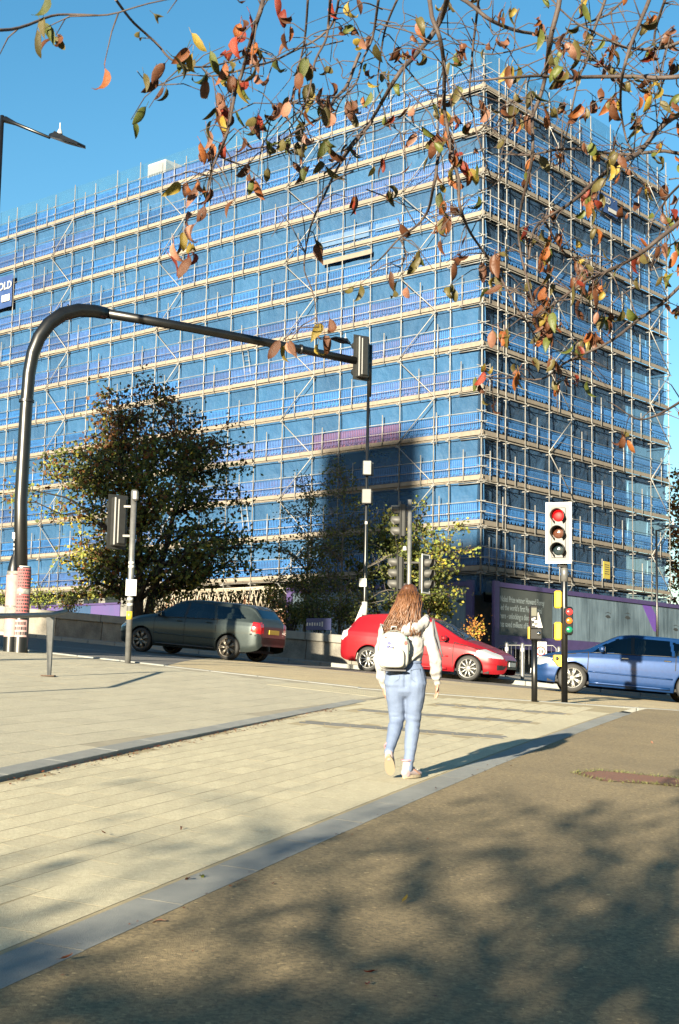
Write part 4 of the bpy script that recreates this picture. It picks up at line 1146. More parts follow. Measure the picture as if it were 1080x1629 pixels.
def pole(T, r, h, m, cap=None, r2=None, n=14, z0=-.15):
    MB().path([(0, 0, z0), (0, 0, h)], [r, r2 or r], n).build('pole', m, T)
    if cap: MB().lathe([(r * 1.02, h - .09), (r * 1.05, h), (r * .8, h + .03), (.001, h + .035)], 14).build('pole_cap', cap, T)
M_ppost = mat('painted_black_post', (.007, .0075, .008), .35, var=.5, scale=5)

# the primary signal showing red, with push-button units and a small cycle signal
p = on_ground(898, 1117); ts = thing('traffic_signal', p, 'black signal post with white bordered head showing red in front of the blue car', 'traffic signal', 0)
pole(ts, .057, 3.5, M_ppost, M_galv)
signal_head(ts, (-.115, -.13, 2.97), R(-18), lit=True)
for z in (2.4, 3.4): MB().box((-.05, -.05, z), (.16, .1, .05)).build('bracket', M_black, ts)
MB().tube((0, 0, 2.12), (0, 0, 2.42), .064, 14).build('collar', M_galv, ts)
for z, hh in ((1.80, .31), (1.24, .32)):
    u = MB().bbox((-.115, .02, z), (.13, .15, hh), .025).build('nearside_unit', M_yellow, ts)
    MB().bbox((-.186, .02, z), (.012, .11, hh * .8), .004).build('unit_face', M_black, u)
    MB().box((-.05, .0, z), (.06, .05, .05)).build('unit_bracket', M_black, u)
b = MB(); b.prism([(-.19, .82), (-.06, .82), (-.06, .62), (-.11, .62), (-.19, .72)], -.06, .08); pb = b.build('push_button_box', M_yellow, ts, recalc=True)
MB().lathe([(.03, 0), (.03, .012), (.001, .016)], 12, (-.14, -.061, .76), Matrix.Rotation(R(90), 3, 'X')).build('push_button', M_black, pb)
cy = MB().bbox((.045, -.1, 1.42), (.15, .12, .5), .03).build('cycle_signal', M_black, ts); cy.rotation_euler = (0, 0, R(6))
for i, z in enumerate((1.575, 1.42, 1.265)):
    MB().lathe([(.058, -.002), (.056, .02), (.04, .034), (.001, .04)], 18, (.045, -.158, z), Matrix.Rotation(R(90), 3, 'X')).build('cycle_lens', (M_cyr, M_cya, M_cyg)[i], cy)
# push-button post beside it
p = on_ground(850, 1116); pp = thing('push_button_post', p, 'short black post with crossing indicator box beside the tall red signal', 'crossing post')
pole(pp, .052, 1.08, M_ppost)
MB().bbox((.015, 0, 1.15), (.22, .18, .2), .02).build('button_box', M_black, pp)
MB().lathe([(.035, 0), (.035, .012), (.001, .016)], 14, (.06, -.091, 1.16), Matrix.Rotation(R(90), 3, 'X')).build('push_button', M_chrome, pp)
MB().box((-.105, -.03, 1.17), (.02, .14, .2)).build('side_plate', M_yellow, pp)
MB().bbox((-.02, .0, 1.44), (.13, .15, .40), .015).build('indicator', M_black, pp)
b = MB(); b.prism([(.045, 1.52), (.06, 1.52), (.13, 1.26), (.045, 1.26)], -.07, .07); b.build('indicator_hood', M_white, pp, recalc=True)
b = MB(); b.box((-.02, -.078, 1.53), (.09, .006, .14)); b.build('indicator_glass', M_chrome, pp)
b = MB()
for i, (dx, z, s) in enumerate(((-.04, 1.4, .04), (.01, 1.36, .05), (-.03, 1.31, .035), (.02, 1.29, .04), (-.01, 1.42, .03))): b.box((dx, -.079, z), (s, .004, s))
o = b.build('stickers', M_white, pp); o['kind'] = 'stuff'

# signal seen from behind, left, with a white notice
p = on_ground(203, 1055); t2 = thing('traffic_signal', p, 'grey signal post seen from behind with white notice, left of the grey car', 'traffic signal')
pole(t2, .055, 3.18, M_galv, M_galv)
signal_head(t2, (-.29, .1, 2.62), R(-142), border=False, vis=M_visor, box=M_darkgrey)
MB().box((-.13, .03, 2.9), (.26, .05, .04)).build('bracket', M_black, t2); MB().box((-.13, .03, 2.35), (.26, .05, .04)).build('bracket', M_black, t2)
MB().box((-.265, -.015, 2.36), (.07, .012, .07)).build('sticker', M_white, t2)
MB().bbox((.02, -.065, 1.385), (.2, .012, .3), .004).build('notice', M_white, t2)
MB().bbox((.03, -.06, 3.1), (.12, .14, .2), .03).build('detector', M_galv, t2)
MB().tube((0, 0, .80), (0, 0, .95), .058, 14).build('yellow_band', M_yellow, t2)
for z in (1.15, 1.05, 1.75, 1.82): MB().tube((0, 0, z), (0, 0, z + .05), .0575, 12).build('sticker_band', M_white, t2)

# far-side signals with three heads
p = at(649, 1040, 38.4); p.z = gz(p.x, p.y) + .05
t3 = thing('traffic_signal', p, 'tall grey signal post with three heads behind the woman', 'traffic signal')
hz = at(652, 795, 38.4).z - p.z
pole(t3, .06, hz, M_galv)
signal_head(t3, (-.24, 0, at(637, 828, 38.4).z - p.z), R(-84), board=True, border=False, vis=M_visorg)
signal_head(t3, (-.30, 0, at(635, 912, 38.4).z - p.z), R(-84), board=True, border=False, vis=M_visorg)
signal_head(t3, (.42, -.02, at(670, 913, 38.4).z - p.z), R(58), board=True, border=True, vis=M_visorg)
for z in (at(637, 812, 38.4).z, at(635, 895, 38.4).z, at(635, 930, 38.4).z): MB().box((-.1, 0, z - p.z), (.22, .05, .05)).build('bracket', M_black, t3)
MB().box((.2, 0, at(660, 895, 38.4).z - p.z), (.36, .05, .05)).build('bracket', M_black, t3)
MB().lathe([(.06, 0), (.05, .1), (.02, .12)], 10, (-.13, -.05, at(648, 876, 38.4).z - p.z)).build('detector', M_white, t3)

# cantilever mast with postered base
base = on_ground(23, 1037); mast = thing('cantilever_mast', base, 'thick black cantilever mast arching over the plaza with postered base', 'signal mast')
Pm = [base.copy()]
def rel(v): return tuple(v - base)
Yb = base.y
col_pts = [(-.0, 0, -.1)] + [rel(at(x, y, Yb)) for x, y in ((33, 800), (41, 655), (46, 595))]
bend = [rel(at(x, y, Y)) for x, y, Y in ((52, 562, Yb), (62, 537, Yb + .02), (78, 515, Yb + .1), (99, 500, Yb + .25), (125, 493.5, Yb + .45), (150, 495, Yb + .65), (168, 498.5, Yb + .8))]
col_pts[0] = (.12, 0, -.1)
b = MB(); b.path(col_pts + bend, [.135, .125, .122, .125] + [.128, .132, .138, .14, .138, .132, .125], 18); b.build('mast_column', M_ppost, mast)
armp = [rel(at(x, y, Y)) for x, y, Y in ((166, 498.2, Yb + .78), (300, 521, Yb + 1.7), (440, 548, Yb + 2.75), (588, 578.5, Yb + 3.95))]
b = MB(); b.path(armp, [.098, .094, .09, .086], 16); b.build('arm', M_ppost, mast)
for x, y, Y in ((167, 498.4, Yb + .79), (478, 555.8, Yb + 3.05)):
    q = Vector(rel(at(x, y, Y))); d = (Vector(armp[-1]) - Vector(armp[0])).normalized()
    MB().path([q - d * .03, q + d * .03], [.112, .112], 16).build('collar', M_galv if x < 200 else M_black, mast)
MB().lathe([(.15, 0), (.15, .05)], 16, (rel(at(42, 640, Yb)))).build('joint_ring', M_black, mast)
q = Vector(rel(at(108, 489, Yb + .3))); MB().tube(q, q + Vector((0, 0, .06)), .02, 6).build('lifting_eye', M_black, mast)
q = Vector(rel(at(577, 573, Yb + 3.95)))
signal_head(mast, q + Vector((-.02, -.17, .02)), R(-150), border=False)
b = MB(); q2 = Vector(armp[-1]); b.path([q2 + Vector((.0, 0, .42)), q2 + Vector((0, 0, -.75))], [.06, .05], 12); b.build('hanger', M_ppost, mast)
# paired sleeves at the foot, pasted with posters
MB().lathe([(.135, -.1), (.135, 1.45), (.12, 1.6), (.075, 1.78), (.04, 1.86), (.04, 2.25)], 20, (-.075, -.03, 0)).build('base_sleeve', M_ppost, mast)
MB().lathe([(.15, -.1), (.15, 1.5), (.14, 1.62)], 20, (.095, 0, 0)).build('base_sleeve', M_ppost, mast)
M_pink = mat('pink_poster', (.42, .09, .1), .8, col2=(.45, .15, .15), scale=6); M_pale = mat('faded_poster', (.46, .36, .34), .8, col2=(.5, .22, .22), scale=5)
M_grime = mat('torn_paper', (.4, .4, .36), .85, col2=(.12, .12, .12), scale=9)
def poster(cx, cy, r, z0, z1, a0, a1, m, rows=0, name='poster'):
    b = MB(); vs = []; n = 8
    for z in (z0, z1):
        for k in range(n + 1):
            a = R(a0 + (a1 - a0) * k / n); vs.append((cx + math.sin(a) * r, cy - math.cos(a) * r, z))
    b.add(vs, [(k, k + 1, n + 2 + k, n + 1 + k) for k in range(n)], 0, True); o = b.build(name, m, mast)
    if rows:
        b = MB(); rn = random.Random(int(z0 * 100))
        for i in range(rows):
            zz = z1 - (i + .7) * (z1 - z0) / (rows + .4); a = a0 + 8
            while a < a1 - 10:
                w = rn.uniform(6, 16); aa, ab = R(a), R(min(a + w, a1 - 6)); hh = (z1 - z0) / rows * .28
                b.add([(cx + math.sin(t) * (r + .003), cy - math.cos(t) * (r + .003), zz + s * hh) for s in (-1, 1) for t in (aa, ab)], [(0, 1, 3, 2)]); a += w + 5
        s = b.build('print', M_ink, o); s['kind'] = 'stuff'
    return o
poster(-.075, -.03, .139, .86, 1.45, -70, 55, M_pale, 0); poster(-.075, -.03, .139, .28, .62, -65, 60, M_pale, 0)
poster(.095, 0, .154, 1.2, 1.58, -30, 75, M_pink, 6); poster(.095, 0, .154, .66, 1.08, -35, 70, M_pink, 6); poster(.095, 0, .154, .28, .6, -40, 60, M_pale, 3)
poster(-.075, -.03, .1395, .64, .85, -75, 50, M_grime); poster(.095, 0, .1545, 1.09, 1.19, -40, 70, M_grime); poster(-.075, -.03, .138, 1.46, 1.52, -60, 60, M_grime); poster(.095, 0, .15, 1.6, 1.62, -20, 60, M_white)
for z in (1.92, 2.0, 2.1): MB().tube((-.075, -.03, z), (-.075, -.03, z + .05), .043, 10).build('white_band', M_white, mast)
MB().box((-.075, -.08, 2.2), (.11, .01, .12)).build('small_notice', M_white, mast)

# street lamps
def luminaire(T, tip_in, tip_out, w=.3, name='lamp_head'):
    a, c = Vector(tip_in), Vector(tip_out); d = (c - a); L_ = d.length; d.normalize(); n = d.cross(Vector((0, 0, 1))).normalized(); up = n.cross(d)
    b = MB(); P_ = [(0, .06, .06), (.12, .14, .09), (.3, .5, .11), (.55, .5, .08), (.95, .42, .05), (1, .30, .03)]
    vs = []
    for (u, ww, th) in P_:
        for s, t in ((-1, 0), (1, 0), (.8, 1), (-.8, 1)): vs.append(a + d * (u * L_) + n * (s * ww * w) + up * (t * th))
    fs = [(0, 1, 2, 3), (20, 23, 22, 21)]
    for i in range(5):
        for k in range(4): fs.append((i * 4 + k, (i + 1) * 4 + k, (i + 1) * 4 + (k + 1) % 4, i * 4 + (k + 1) % 4))
    b.add(vs, fs); o = b.build(name, M_ppost, T, recalc=True)
    g_ = MB(); vs = [a + d * (L_ * u) + n * (s * .3 * w) - up * .008 for u, s in ((.5, -1), (.5, 1), (.9, 1), (.9, -1))]
    g_.add(vs, [(0, 1, 2, 3)]); g_.build('lamp_glass', M_visorg, o)
    c_ = a + d * (.28 * L_) + up * .1; MB().lathe([(.05, 0), (.035, .06), (.012, .1), (.008, .2)], 10, c_).build('photocell', M_white, o)
    return o
top = at(3.5, 184, 23.0); g0 = gz(top.x, top.y)
l1 = thing('street_lamp', (top.x, top.y, g0), 'tall dark street lamp reaching in at the upper left against the sky', 'street lamp', group='street lamps')
H_ = top.z - g0; MB().path([(0, 0, -.1), (0, 0, 1.5), (0, 0, H_)], [.09, .075, .036], 14).build('pole', M_ppost, l1)
e1 = at(79, 219, 22.6) - Vector(l1.location); e0 = at(8, 190, 23.0) - Vector(l1.location)
MB().path([e0, e0 + (e1 - e0) * .25, e1], [.06, .03, .024], 10).build('arm', M_ppost, l1)
luminaire(l1, e1 - (e1 - e0).normalized() * .02, at(129, 233, 22.2) - Vector(l1.location), .36)
top = at(587, 556, 42); g0 = gz(top.x, 40) + .6
l2 = thing('street_lamp', (top.x, top.y, g0), 'thin dark street lamp behind the wall with two grey boxes on its pole', 'street lamp', group='street lamps')
H_ = top.z - g0; MB().path([(0, 0, -.2), (0, 0, 1.6), (0, 0, H_)], [.07, .06, .042], 12).build('pole', M_ppost, l2)
o2 = Vector(l2.location); e0 = at(586, 560, 42) - o2; e1 = at(557, 548, 41.8) - o2
MB().path([e0, e1], [.035, .025], 8).build('arm', M_ppost, l2); luminaire(l2, e1, at(528, 538, 41.4) - o2, .34)
for y_, m_, w_ in ((746, M_galv, .26), (791, M_grey, .28)):
    q = at(584, y_, 42) - o2; MB().bbox((0, -.16, q.z), (w_, .2, .44), .02).build('equipment_box', m_, l2); MB().bbox((.1, .1, q.z), (.2, .16, .4), .02).build('equipment_box', M_grey, l2)
q = at(576, 927, 42) - o2; MB().bbox((-.07, -.08, q.z), (.22, .012, .25), .004).build('sign_plate', M_white, l2)
q = at(581, 832, 42) - o2; MB().box((0, -.06, q.z), (.07, .02, .08)).build('sticker', M_white, l2)
q = at(577, 968, 42) - o2; MB().tube((0, 0, q.z - .2), (0, 0, q.z + .2), .085, 12).build('base_sleeve', M_white, l2)
b = MB(); b.prism([(-.3, q.z - .42), (-.12, q.z - .42), (-.02, q.z + .08), (-.1, q.z + .08)], -.1, -.06); b.build('tag', M_white, l2, recalc=True)
top = at(1044, 843, 50); g0 = gz(top.x, 42)
l3 = thing('street_lamp', (top.x, top.y, g0), 'slim dark lamp post before the right end of the hoarding', 'street lamp', group='street lamps')
o3 = Vector(l3.location); H_ = top.z - g0; MB().path([(0, 0, -.3), (0, 0, H_)], [.055, .04], 10).build('pole', M_ppost, l3)
e1 = at(1066, 838, 49.6) - o3; MB().path([(0, 0, H_ - .04), e1], .025, 8).build('arm', M_ppost, l3); luminaire(l3, e1, at(1080, 841, 49.3) - o3, .25)

# bollards, sign and barrier in front of the hoarding
for x, y, Y, lab in ((831, 1076, 40.0, 'steel bollard on the far pavement between the red car and the post'), (806, 1064, 42.5, 'steel bollard half hidden behind the red car bonnet'), (889, 1078, 41.0, 'white topped steel bollard behind the blue car bonnet')):
    q = at(x, y, Y); g0 = gz(q.x, q.y) + .06
    T = thing('bollard', (q.x, q.y, g0), lab, 'bollard', group='bollards by the hoarding')
    MB().lathe([(.055, -.1), (.055, .98), (.05, 1.02), (.03, 1.045), (.001, 1.05)], 16).build('shaft', M_galv, T)
    MB().lathe([(.057, .8), (.057, .9)], 16).build('reflective_band', M_white, T)
q = at(860, 1052, 43); g0 = gz(q.x, q.y) + .06
T = thing('road_sign', (q.x, q.y, g0), 'small white sign with red ring half hidden behind the push button post', 'sign')
zc = at(860, 1036, 43).z - g0
MB().tube((0, .02, -.1), (0, .02, zc + .3), .03, 10).build('post', M_galv, T)
pl = MB().bbox((0, -.02, zc), (.36, .02, .58), .006).build('plate', M_white, T)
MB().lathe([(.15, 0), (.15, .004), (.115, .004), (.115, 0)], 24, (0, -.031, zc), Matrix.Rotation(R(90), 3, 'X'), smooth=False).build('red_ring', M_lensr, pl)
b = MB(); b.box((-.03, -.033, zc), (.04, .004, .12)); b.box((.04, -.033, zc - .01), (.05, .004, .1)); s = b.build('symbol', M_ink, pl); s['kind'] = 'stuff'
q = at(838, 1066, 45); g0 = gz(q.x, q.y) + .05
T = thing('barrier', (q.x, q.y, g0), 'grey steel pedestrian barrier under the hoarding behind the bollards', 'barrier', R(-20))
b = MB(); b.path([(-.95, 0, 0), (-.95, 0, .95), (-.85, 0, 1.05), (.85, 0, 1.05), (.95, 0, .95), (.95, 0, 0)], .02, 8); b.build('frame', M_galv, T)
for i in range(12): MB().tube((-.8 + i * .145, 0, .12), (-.8 + i * .145, 0, 1.04), .008, 5).build('bar', M_galv, T)
# guard rail on the plaza, left
q = on_ground(75, 1076); q.z = gplaza(q.x, q.y); rail = thing('guard_rail', q, 'low galvanised guard rail on two plate posts at the left of the plaza', 'guard rail')
q2 = on_ground(-75, 1108); q2.z = gplaza(q2.x, q2.y); dv = q2 - q
tz = at(75, 981, q.y).z - q.z
endp = at(106, 972.5, q.y + .35) - q
b = MB(); b.path([endp, (0, 0, tz + .03), Vector((dv.x, dv.y, dv.z + tz + .03)) * .5 + Vector((0, 0, .5 * (tz + .03) * 0)) if False else dv * .5 + Vector((0, 0, tz + .03)), dv + Vector((0, 0, tz + .03))], .036, 12, flat=.62); b.build('rail', M_galv, rail)
for o_ in (Vector((0, 0, 0)), dv):
    b = MB(); vs = [o_ + Vector(v) for v in ((-.05, -.02, tz), (.05, .02, tz), (.04, .015, 0), (.0, -.015, 0))]
    b.add(vs + [v + Vector((.01, .035, 0)) for v in vs], [(0, 1, 2, 3), (7, 6, 5, 4), (0, 4, 5, 1), (1, 5, 6, 2), (2, 6, 7, 3), (3, 7, 4, 0)]); b.build('post', M_galv, rail, recalc=True)
    MB().bbox(o_ + Vector((.015, 0, .01)), (.2, .14, .02), .004).build('foot_plate', mat('rusty_plate', (.1, .06, .04), .9, var=.4, scale=20), rail)
# ------------------------------------------------------------------ the walking woman
def rings_tube(b, rings, ref=(1, 0, 0), n=14):
    """rings: (centre, half width along ref, half depth); rounded ends"""
    def rounded(r0, r1):
        c0 = Vector(r0[0]); d = (c0 - Vector(r1[0])).normalized(); m = min(r0[1], r0[2])
        return [(c0 + d * m * math.sin(a), r0[1] * math.cos(a), r0[2] * math.cos(a)) for a in (R(75), R(50), R(25))]
    rs = rounded(rings[0], rings[1]) + [(Vector(c), a, d) for c, a, d in rings] + rounded(rings[-1], rings[-2])[::-1]
    vs = []; fs = []; N = len(rs)
    for i, (c, a, d) in enumerate(rs):
        t = (rs[min(i + 1, N - 1)][0] - rs[max(i - 1, 0)][0]).normalized()
        e1 = Vector(ref); e1 = (e1 - t * e1.dot(t)).normalized(); e2 = t.cross(e1)
        for k in range(n):
            w = 2 * math.pi * k / n; vs.append(c + e1 * math.cos(w) * a + e2 * math.sin(w) * d)
    for i in range(N - 1):
        for k in range(n): fs.append((i * n + k, i * n + (k + 1) % n, (i + 1) * n + (k + 1) % n, (i + 1) * n + k))
    fs += [tuple(range(n))[::-1], tuple((N - 1) * n + k for k in range(n))]
    b.add(vs, fs, 0, True)
def remeshed(name, b, voxel, m, parent, smooth=3, disp=None):
    me = b.mesh(name, m); o = bpy.data.objects.new('tmp', me); COL.objects.link(o)
    md = o.modifiers.new('r', 'REMESH'); md.mode = 'VOXEL'; md.voxel_size = voxel; md.use_smooth_shade = True
    bpy.context.view_layer.update()
    dg = bpy.context.evaluated_depsgraph_get(); me2 = bpy.data.meshes.new_from_object(o.evaluated_get(dg))
    bpy.data.objects.remove(o); bpy.data.meshes.remove(me)
    bm = bmesh.new(); bm.from_mesh(me2)
    for _ in range(smooth): bmesh.ops.smooth_vert(bm, verts=bm.verts[:], factor=.5, use_axis_x=True, use_axis_y=True, use_axis_z=True)
    bm.normal_update()
    if disp:
        for v in bm.verts: v.co += v.normal * disp(v.co)
    for f in bm.faces: f.smooth = True
    bm.to_mesh(me2); bm.free(); me2.materials.clear(); me2.materials.append(m); me2.name = name
    return obj(name, me2, parent)
M_skin = mat('skin', (.5, .28, .2), .55, var=.1, scale=20)
M_denim = mat('pale_denim', (.16, .215, .345), .85, col2=(.12, .165, .275), scale=5, bump=.4, bscale=160, speck=.12)
M_hood = mat('white_fleece', (.42, .41, .41), .95, col2=(.36, .36, .36), scale=6, bump=.25, bscale=120)
M_hair = mat('auburn_hair', (.13, .05, .018), .45, col2=(.06, .022, .009), scale=14, spec=.6)
M_shoe = mat('white_canvas', (.42, .37, .37), .8, col2=(.38, .27, .3), scale=9); M_sole = mat('gum_sole', (.36, .3, .21), .8); M_lining = mat('pink_lining', (.55, .25, .3), .8)
M_bag = mat('white_bag', (.52, .52, .48), .6, var=.08, scale=5)
pg = on_ground(643, 1238)
woman = thing('person', pg, 'woman with long auburn hair, white hoodie and pale jeans walking away', 'person', R(-4))
# joints: x right, y away from the viewer, z up
HIPL, HIPR = (-.085, 0, .90), (.085, 0, .90)
KNL, ANL, TOL = (-.075, .05, .49), (-.125, -.20, .235), (-.12, -.10, .075)
KNR, ANR, TOR = (.07, .05, .48), (.03, .0, .085), (.115, .10, .03)
SHL, ELL, WRL = (-.175, .02, 1.295), (-.235, .0, 1.02), (-.19, .06, .79)
SHR, ELR, WRR = (.19, .02, 1.325), (.255, -.02, 1.05), (.275, .09, .83)
def V3(a): return Vector(a)
def mid(a, c, t=.5): return V3(a).lerp(V3(c), t)
# body: one continuous surface, mostly under the clothes
b = MB()
rings_tube(b, [((0, 0, .88), .135, .095), ((0, 0, 1.0), .115, .085), ((0, .01, 1.18), .125, .09), ((.005, .015, 1.30), .13, .075), ((.02, .01, 1.36), .06, .055)])
rings_tube(b, [((.015, .01, 1.33), .048, .05), ((.02, .02, 1.42), .046, .05)])
rings_tube(b, [((.02, .045, 1.445), .05, .055), ((.02, .04, 1.50), .068, .08), ((.02, .035, 1.55), .073, .09), ((.02, .03, 1.60), .062, .078)])
b.lathe([(.001, .02), (.012, .0), (.014, -.03), (.001, -.035)], 8, (.02, .135, 1.525), Matrix.Rotation(R(15), 3, 'X'))   # nose
for s in (-1, 1): rings_tube(b, [((.02 + s * .073, .035, 1.545), .008, .018), ((.02 + s * .075, .03, 1.505), .008, .014)], n=8)
for S_, E_, W_ in ((SHL, ELL, WRL), (SHR, ELR, WRR)):
    rings_tube(b, [(mid((0, .01, 1.31), S_, .7), .04, .04), (S_, .046, .046), (mid(S_, E_), .038, .038), (E_, .034, .034), (mid(E_, W_, .4), .033, .033), (W_, .024, .02)])
for H_, K_, A_ in ((HIPL, KNL, ANL), (HIPR, KNR, ANR)):
    rings_tube(b, [(H_, .08, .085), (mid(H_, K_, .4), .07, .075), (K_, .05, .053), (mid(K_, A_, .3), .05, .054), (A_, .03, .034)])
for A_, T_ in ((ANL, TOL), (ANR, TOR)): rings_tube(b, [(A_, .03, .03), (mid(A_, T_, .6), .035, .025), (T_, .03, .015)])
def hand(W_, dirv, palm_n, thumb_side, curl):
    W_ = V3(W_); d = V3(dirv).normalized(); nrm = (V3(palm_n) - d * V3(palm_n).dot(d)).normalized(); sd = d.cross(nrm) * thumb_side
    rings_tube(b, [(W_, .023, .017), (W_ + d * .03, .033, .014), (W_ + d * .075, .036, .013)], ref=sd)
    for i, (off, ln_, rr) in enumerate(((.027, .066, .0085), (.009, .075, .009), (-.009, .07, .0085), (-.026, .055, .0078))):
        p0 = W_ + d * .072 + sd * off; c = curl * (1 + .12 * i); d1 = d * math.cos(c * .5) + nrm * math.sin(c * .5); d2 = d * math.cos(c * 1.4) + nrm * math.sin(c * 1.4)
        p1 = p0 + d1 * ln_ * .5; p2 = p1 + d2 * ln_ * .5
        rings_tube(b, [(p0 - d * .012, rr, rr), (p0, rr, rr), (p1, rr * .95, rr * .95), (p2, rr * .8, rr * .8)], ref=sd, n=8)
    t0 = W_ + d * .025 + sd * .028; t1 = t0 + (d * .6 + sd * .6 + nrm * .3).normalized() * .035; t2 = t1 + (d * .9 + sd * .15 + nrm * .4).normalized() * .03
    rings_tube(b, [(t0 - sd * .01, .011, .011), (t0, .011, .011), (t1, .0095, .0095), (t2, .0075, .0075)], ref=nrm, n=8)
hand(WRL, (.12, .1, -1), (1, .3, 0), -1, .5)
hand(WRR, (.05, .05, -1), (-1, -.25, 0), -1, .35)
body = remeshed('body', b, .0055, M_skin, woman, 2)
# jeans
b = MB()
rings_tube(b, [((0, 0, .995), .13, .1), ((0, -.01, .94), .162, .12), ((0, -.015, .87), .186, .13), ((0, -.01, .80), .178, .12)])
for s, H_, K_, A_ in ((-1, HIPL, KNL, ANL), (1, HIPR, KNR, ANR)):
    rings_tube(b, [((s * .078, -.035, .90), .088, .095), ((s * .09, -.03, .82), .097, .104), (mid((s * .085, -.01, .8), K_, .4), .086, .092), (mid((s * .085, 0, .8), K_, .8), .069, .074), (K_, .065, .069), (mid(K_, A_, .3), .063, .071), (mid(K_, A_, .65), .05, .055), (mid(K_, A_, .92), .042, .046), (mid(K_, A_, 1.02), .043, .047)])
def jean_fold(p):
    k = math.exp(-((p.z - .5) / .1) ** 2) + .8 * math.exp(-((p.z - .8) / .06) ** 2) + 1.0 * math.exp(-((p.z - .2) / .08) ** 2)
    return .009 * k * noise.noise((p.x * 7 + p.z * 6, p.y * 7, p.z * 26)) + .004 * noise.noise((p.x * 16, p.y * 16, p.z * 16)) - .012 * math.exp(-((p.x + .0) / .012) ** 2) * (p.y < -.05) * (.78 < p.z < .95)
jeans = remeshed('jeans', b, .008, M_denim, woman, 3, jean_fold)
M_denimd = mat('denim_seam', (.13, .18, .28), .9)
for s in (-1, 1):
    pts = [(s * x_, z_) for x_, z_ in ((.045, .93), (.125, .945), (.13, .86), (.09, .825), (.05, .855))]
    b = MB(); pp_ = [Vector((x_, -.01 - math.sqrt(max(0, 1 - (x_ / .178) ** 2)) * .122 - .012, z_)) for x_, z_ in pts]
    b.path(pp_ + [pp_[0]], .0028, 5, cap=False); b.build('pocket_seam', M_denimd, jeans)
b = MB(); b.path([(math.sin(a) * .137, -.002 - math.cos(a) * .106, 1.0) for a in [i * math.pi / 12 for i in range(25)]], .012, 6, cap=False, flat=.5); b.build('waistband', M_denim, jeans)
# hoodie: body, sleeves with gathered cuffs, hood lying on the shoulders
b = MB()
rings_tube(b, [((.0, 0, 1.035), .142, .112), ((0, 0, 1.09), .15, .125), ((.005, .005, 1.2), .165, .128), ((.01, .012, 1.29), .172, .108), ((.015, .015, 1.34), .11, .08)])
for S_, E_, W_ in ((SHL, ELL, WRL), (SHR, ELR, WRR)):
    rings_tube(b, [(mid((0, .01, 1.29), S_, .6), .085, .085), (S_, .07, .074), (mid(S_, E_, .5), .058, .063), (E_, .054, .058), (mid(E_, W_, .45), .052, .056), (mid(E_, W_, .8), .048, .05), (mid(E_, W_, .9), .038, .038), (mid(E_, W_, 1.0), .034, .034)])
rings_tube(b, [((-.13, -.09, 1.30), .05, .04), ((-.03, -.135, 1.27), .06, .045), ((.08, -.125, 1.30), .06, .045), ((.17, -.05, 1.36), .05, .04), ((.17, .05, 1.38), .04, .03)], ref=(0, 0, 1))
rings_tube(b, [((-.12, .0, 1.34), .045, .04), ((.03, -.06, 1.335), .05, .045), ((.14, .0, 1.365), .045, .04)], ref=(0, 0, 1))
def fleece_fold(p):
    k = .4 + math.exp(-((p.z - .9) / .06) ** 2) * 1.4 + math.exp(-((p.z - 1.06) / .04) ** 2)
    return .014 * k * noise.noise((p.x * 9, p.y * 9, p.z * 17)) + .009 * noise.noise((p.x * 24 + 3, p.y * 24, p.z * 20))
hoodie = remeshed('hoodie', b, .0085, M_hood, woman, 2, fleece_fold)
M_stripe = mat('grey_side_stripe', (.12, .12, .135), .9)
b = MB(); b.path([V3(SHR) + Vector((.045, -.055, .055)), mid(SHR, ELR, .3) + Vector((.06, -.045, 0)), mid(SHR, ELR, .7) + Vector((.062, -.035, 0)), V3(ELR) + Vector((.066, -.01, 0))], [.008, .011, .011, .006], 6, flat=.5); b.build('sleeve_stripe', M_stripe, hoodie)
b = MB(); b.path([V3(SHR) + Vector((.04, -.065, .05)), mid(SHR, ELR, .35) + Vector((.03, -.075, 0)), mid(SHR, ELR, .8) + Vector((.04, -.062, 0)), V3(ELR) + Vector((.06, -.035, -.03))], .006, 6, flat=.5); b.build('sleeve_stripe', M_stripe, hoodie)
# shoes
def shoe(A_, heel, toe, up):
    b = MB(); A_, heel, toe = V3(A_), V3(heel), V3(toe); d = (toe - heel).normalized(); u = (V3(up) - d * V3(up).dot(d)).normalized(); sd = d.cross(u)
    rings_tube(b, [(heel + u * .045 + d * .02, .036, .036), (heel + u * .05 + d * .09, .042, .042), (heel + u * .036 + d * .16, .046, .032), (toe + u * .028 - d * .03, .04, .024)], ref=sd)
    rings_tube(b, [(heel + u * .03 + d * .04, .038, .045), (heel + u * .09 + d * .05, .04, .046), (A_.lerp(heel + u * .14 + d * .05, .6), .041, .046)], ref=sd)
    o = remeshed('shoe', b, .006, M_shoe, woman, 2)
    b = MB(); n = 20; vs = []
    for t in (0, .026):
        for k in range(n):
            a = 2 * math.pi * k / n; q = heel.lerp(toe, .5) + d * (math.cos(a) * ((toe - heel).length / 2 + .008)) + sd * (math.sin(a) * (.043 + .006 * math.cos(a))); vs.append(q + u * (t - .004))
    b.add(vs, [tuple(range(n))[::-1], tuple(range(n, 2 * n))] + [(k, (k + 1) % n, n + (k + 1) % n, n + k) for k in range(n)]); b.build('sole', M_sole, o)
    top = heel + u * .15 + d * .045
    b = MB(); b.path([top + (sd * math.cos(a) * .042 + d * math.sin(a) * .046) for a in [i * math.pi / 8 for i in range(17)]], .007, 5, cap=False); b.build('ankle_lining', M_lining, o)
    b = MB()
    for i in range(4): q = heel + d * (.10 + i * .025) + u * (.098 - i * .012); b.tube(q - sd * .028, q + sd * .028, .005, 5)
    s = b.build('laces', M_white, o); s['kind'] = 'stuff'
shoe(ANR, (-.005, -.045, .004), (.135, .16, .012), (0, 0, 1))
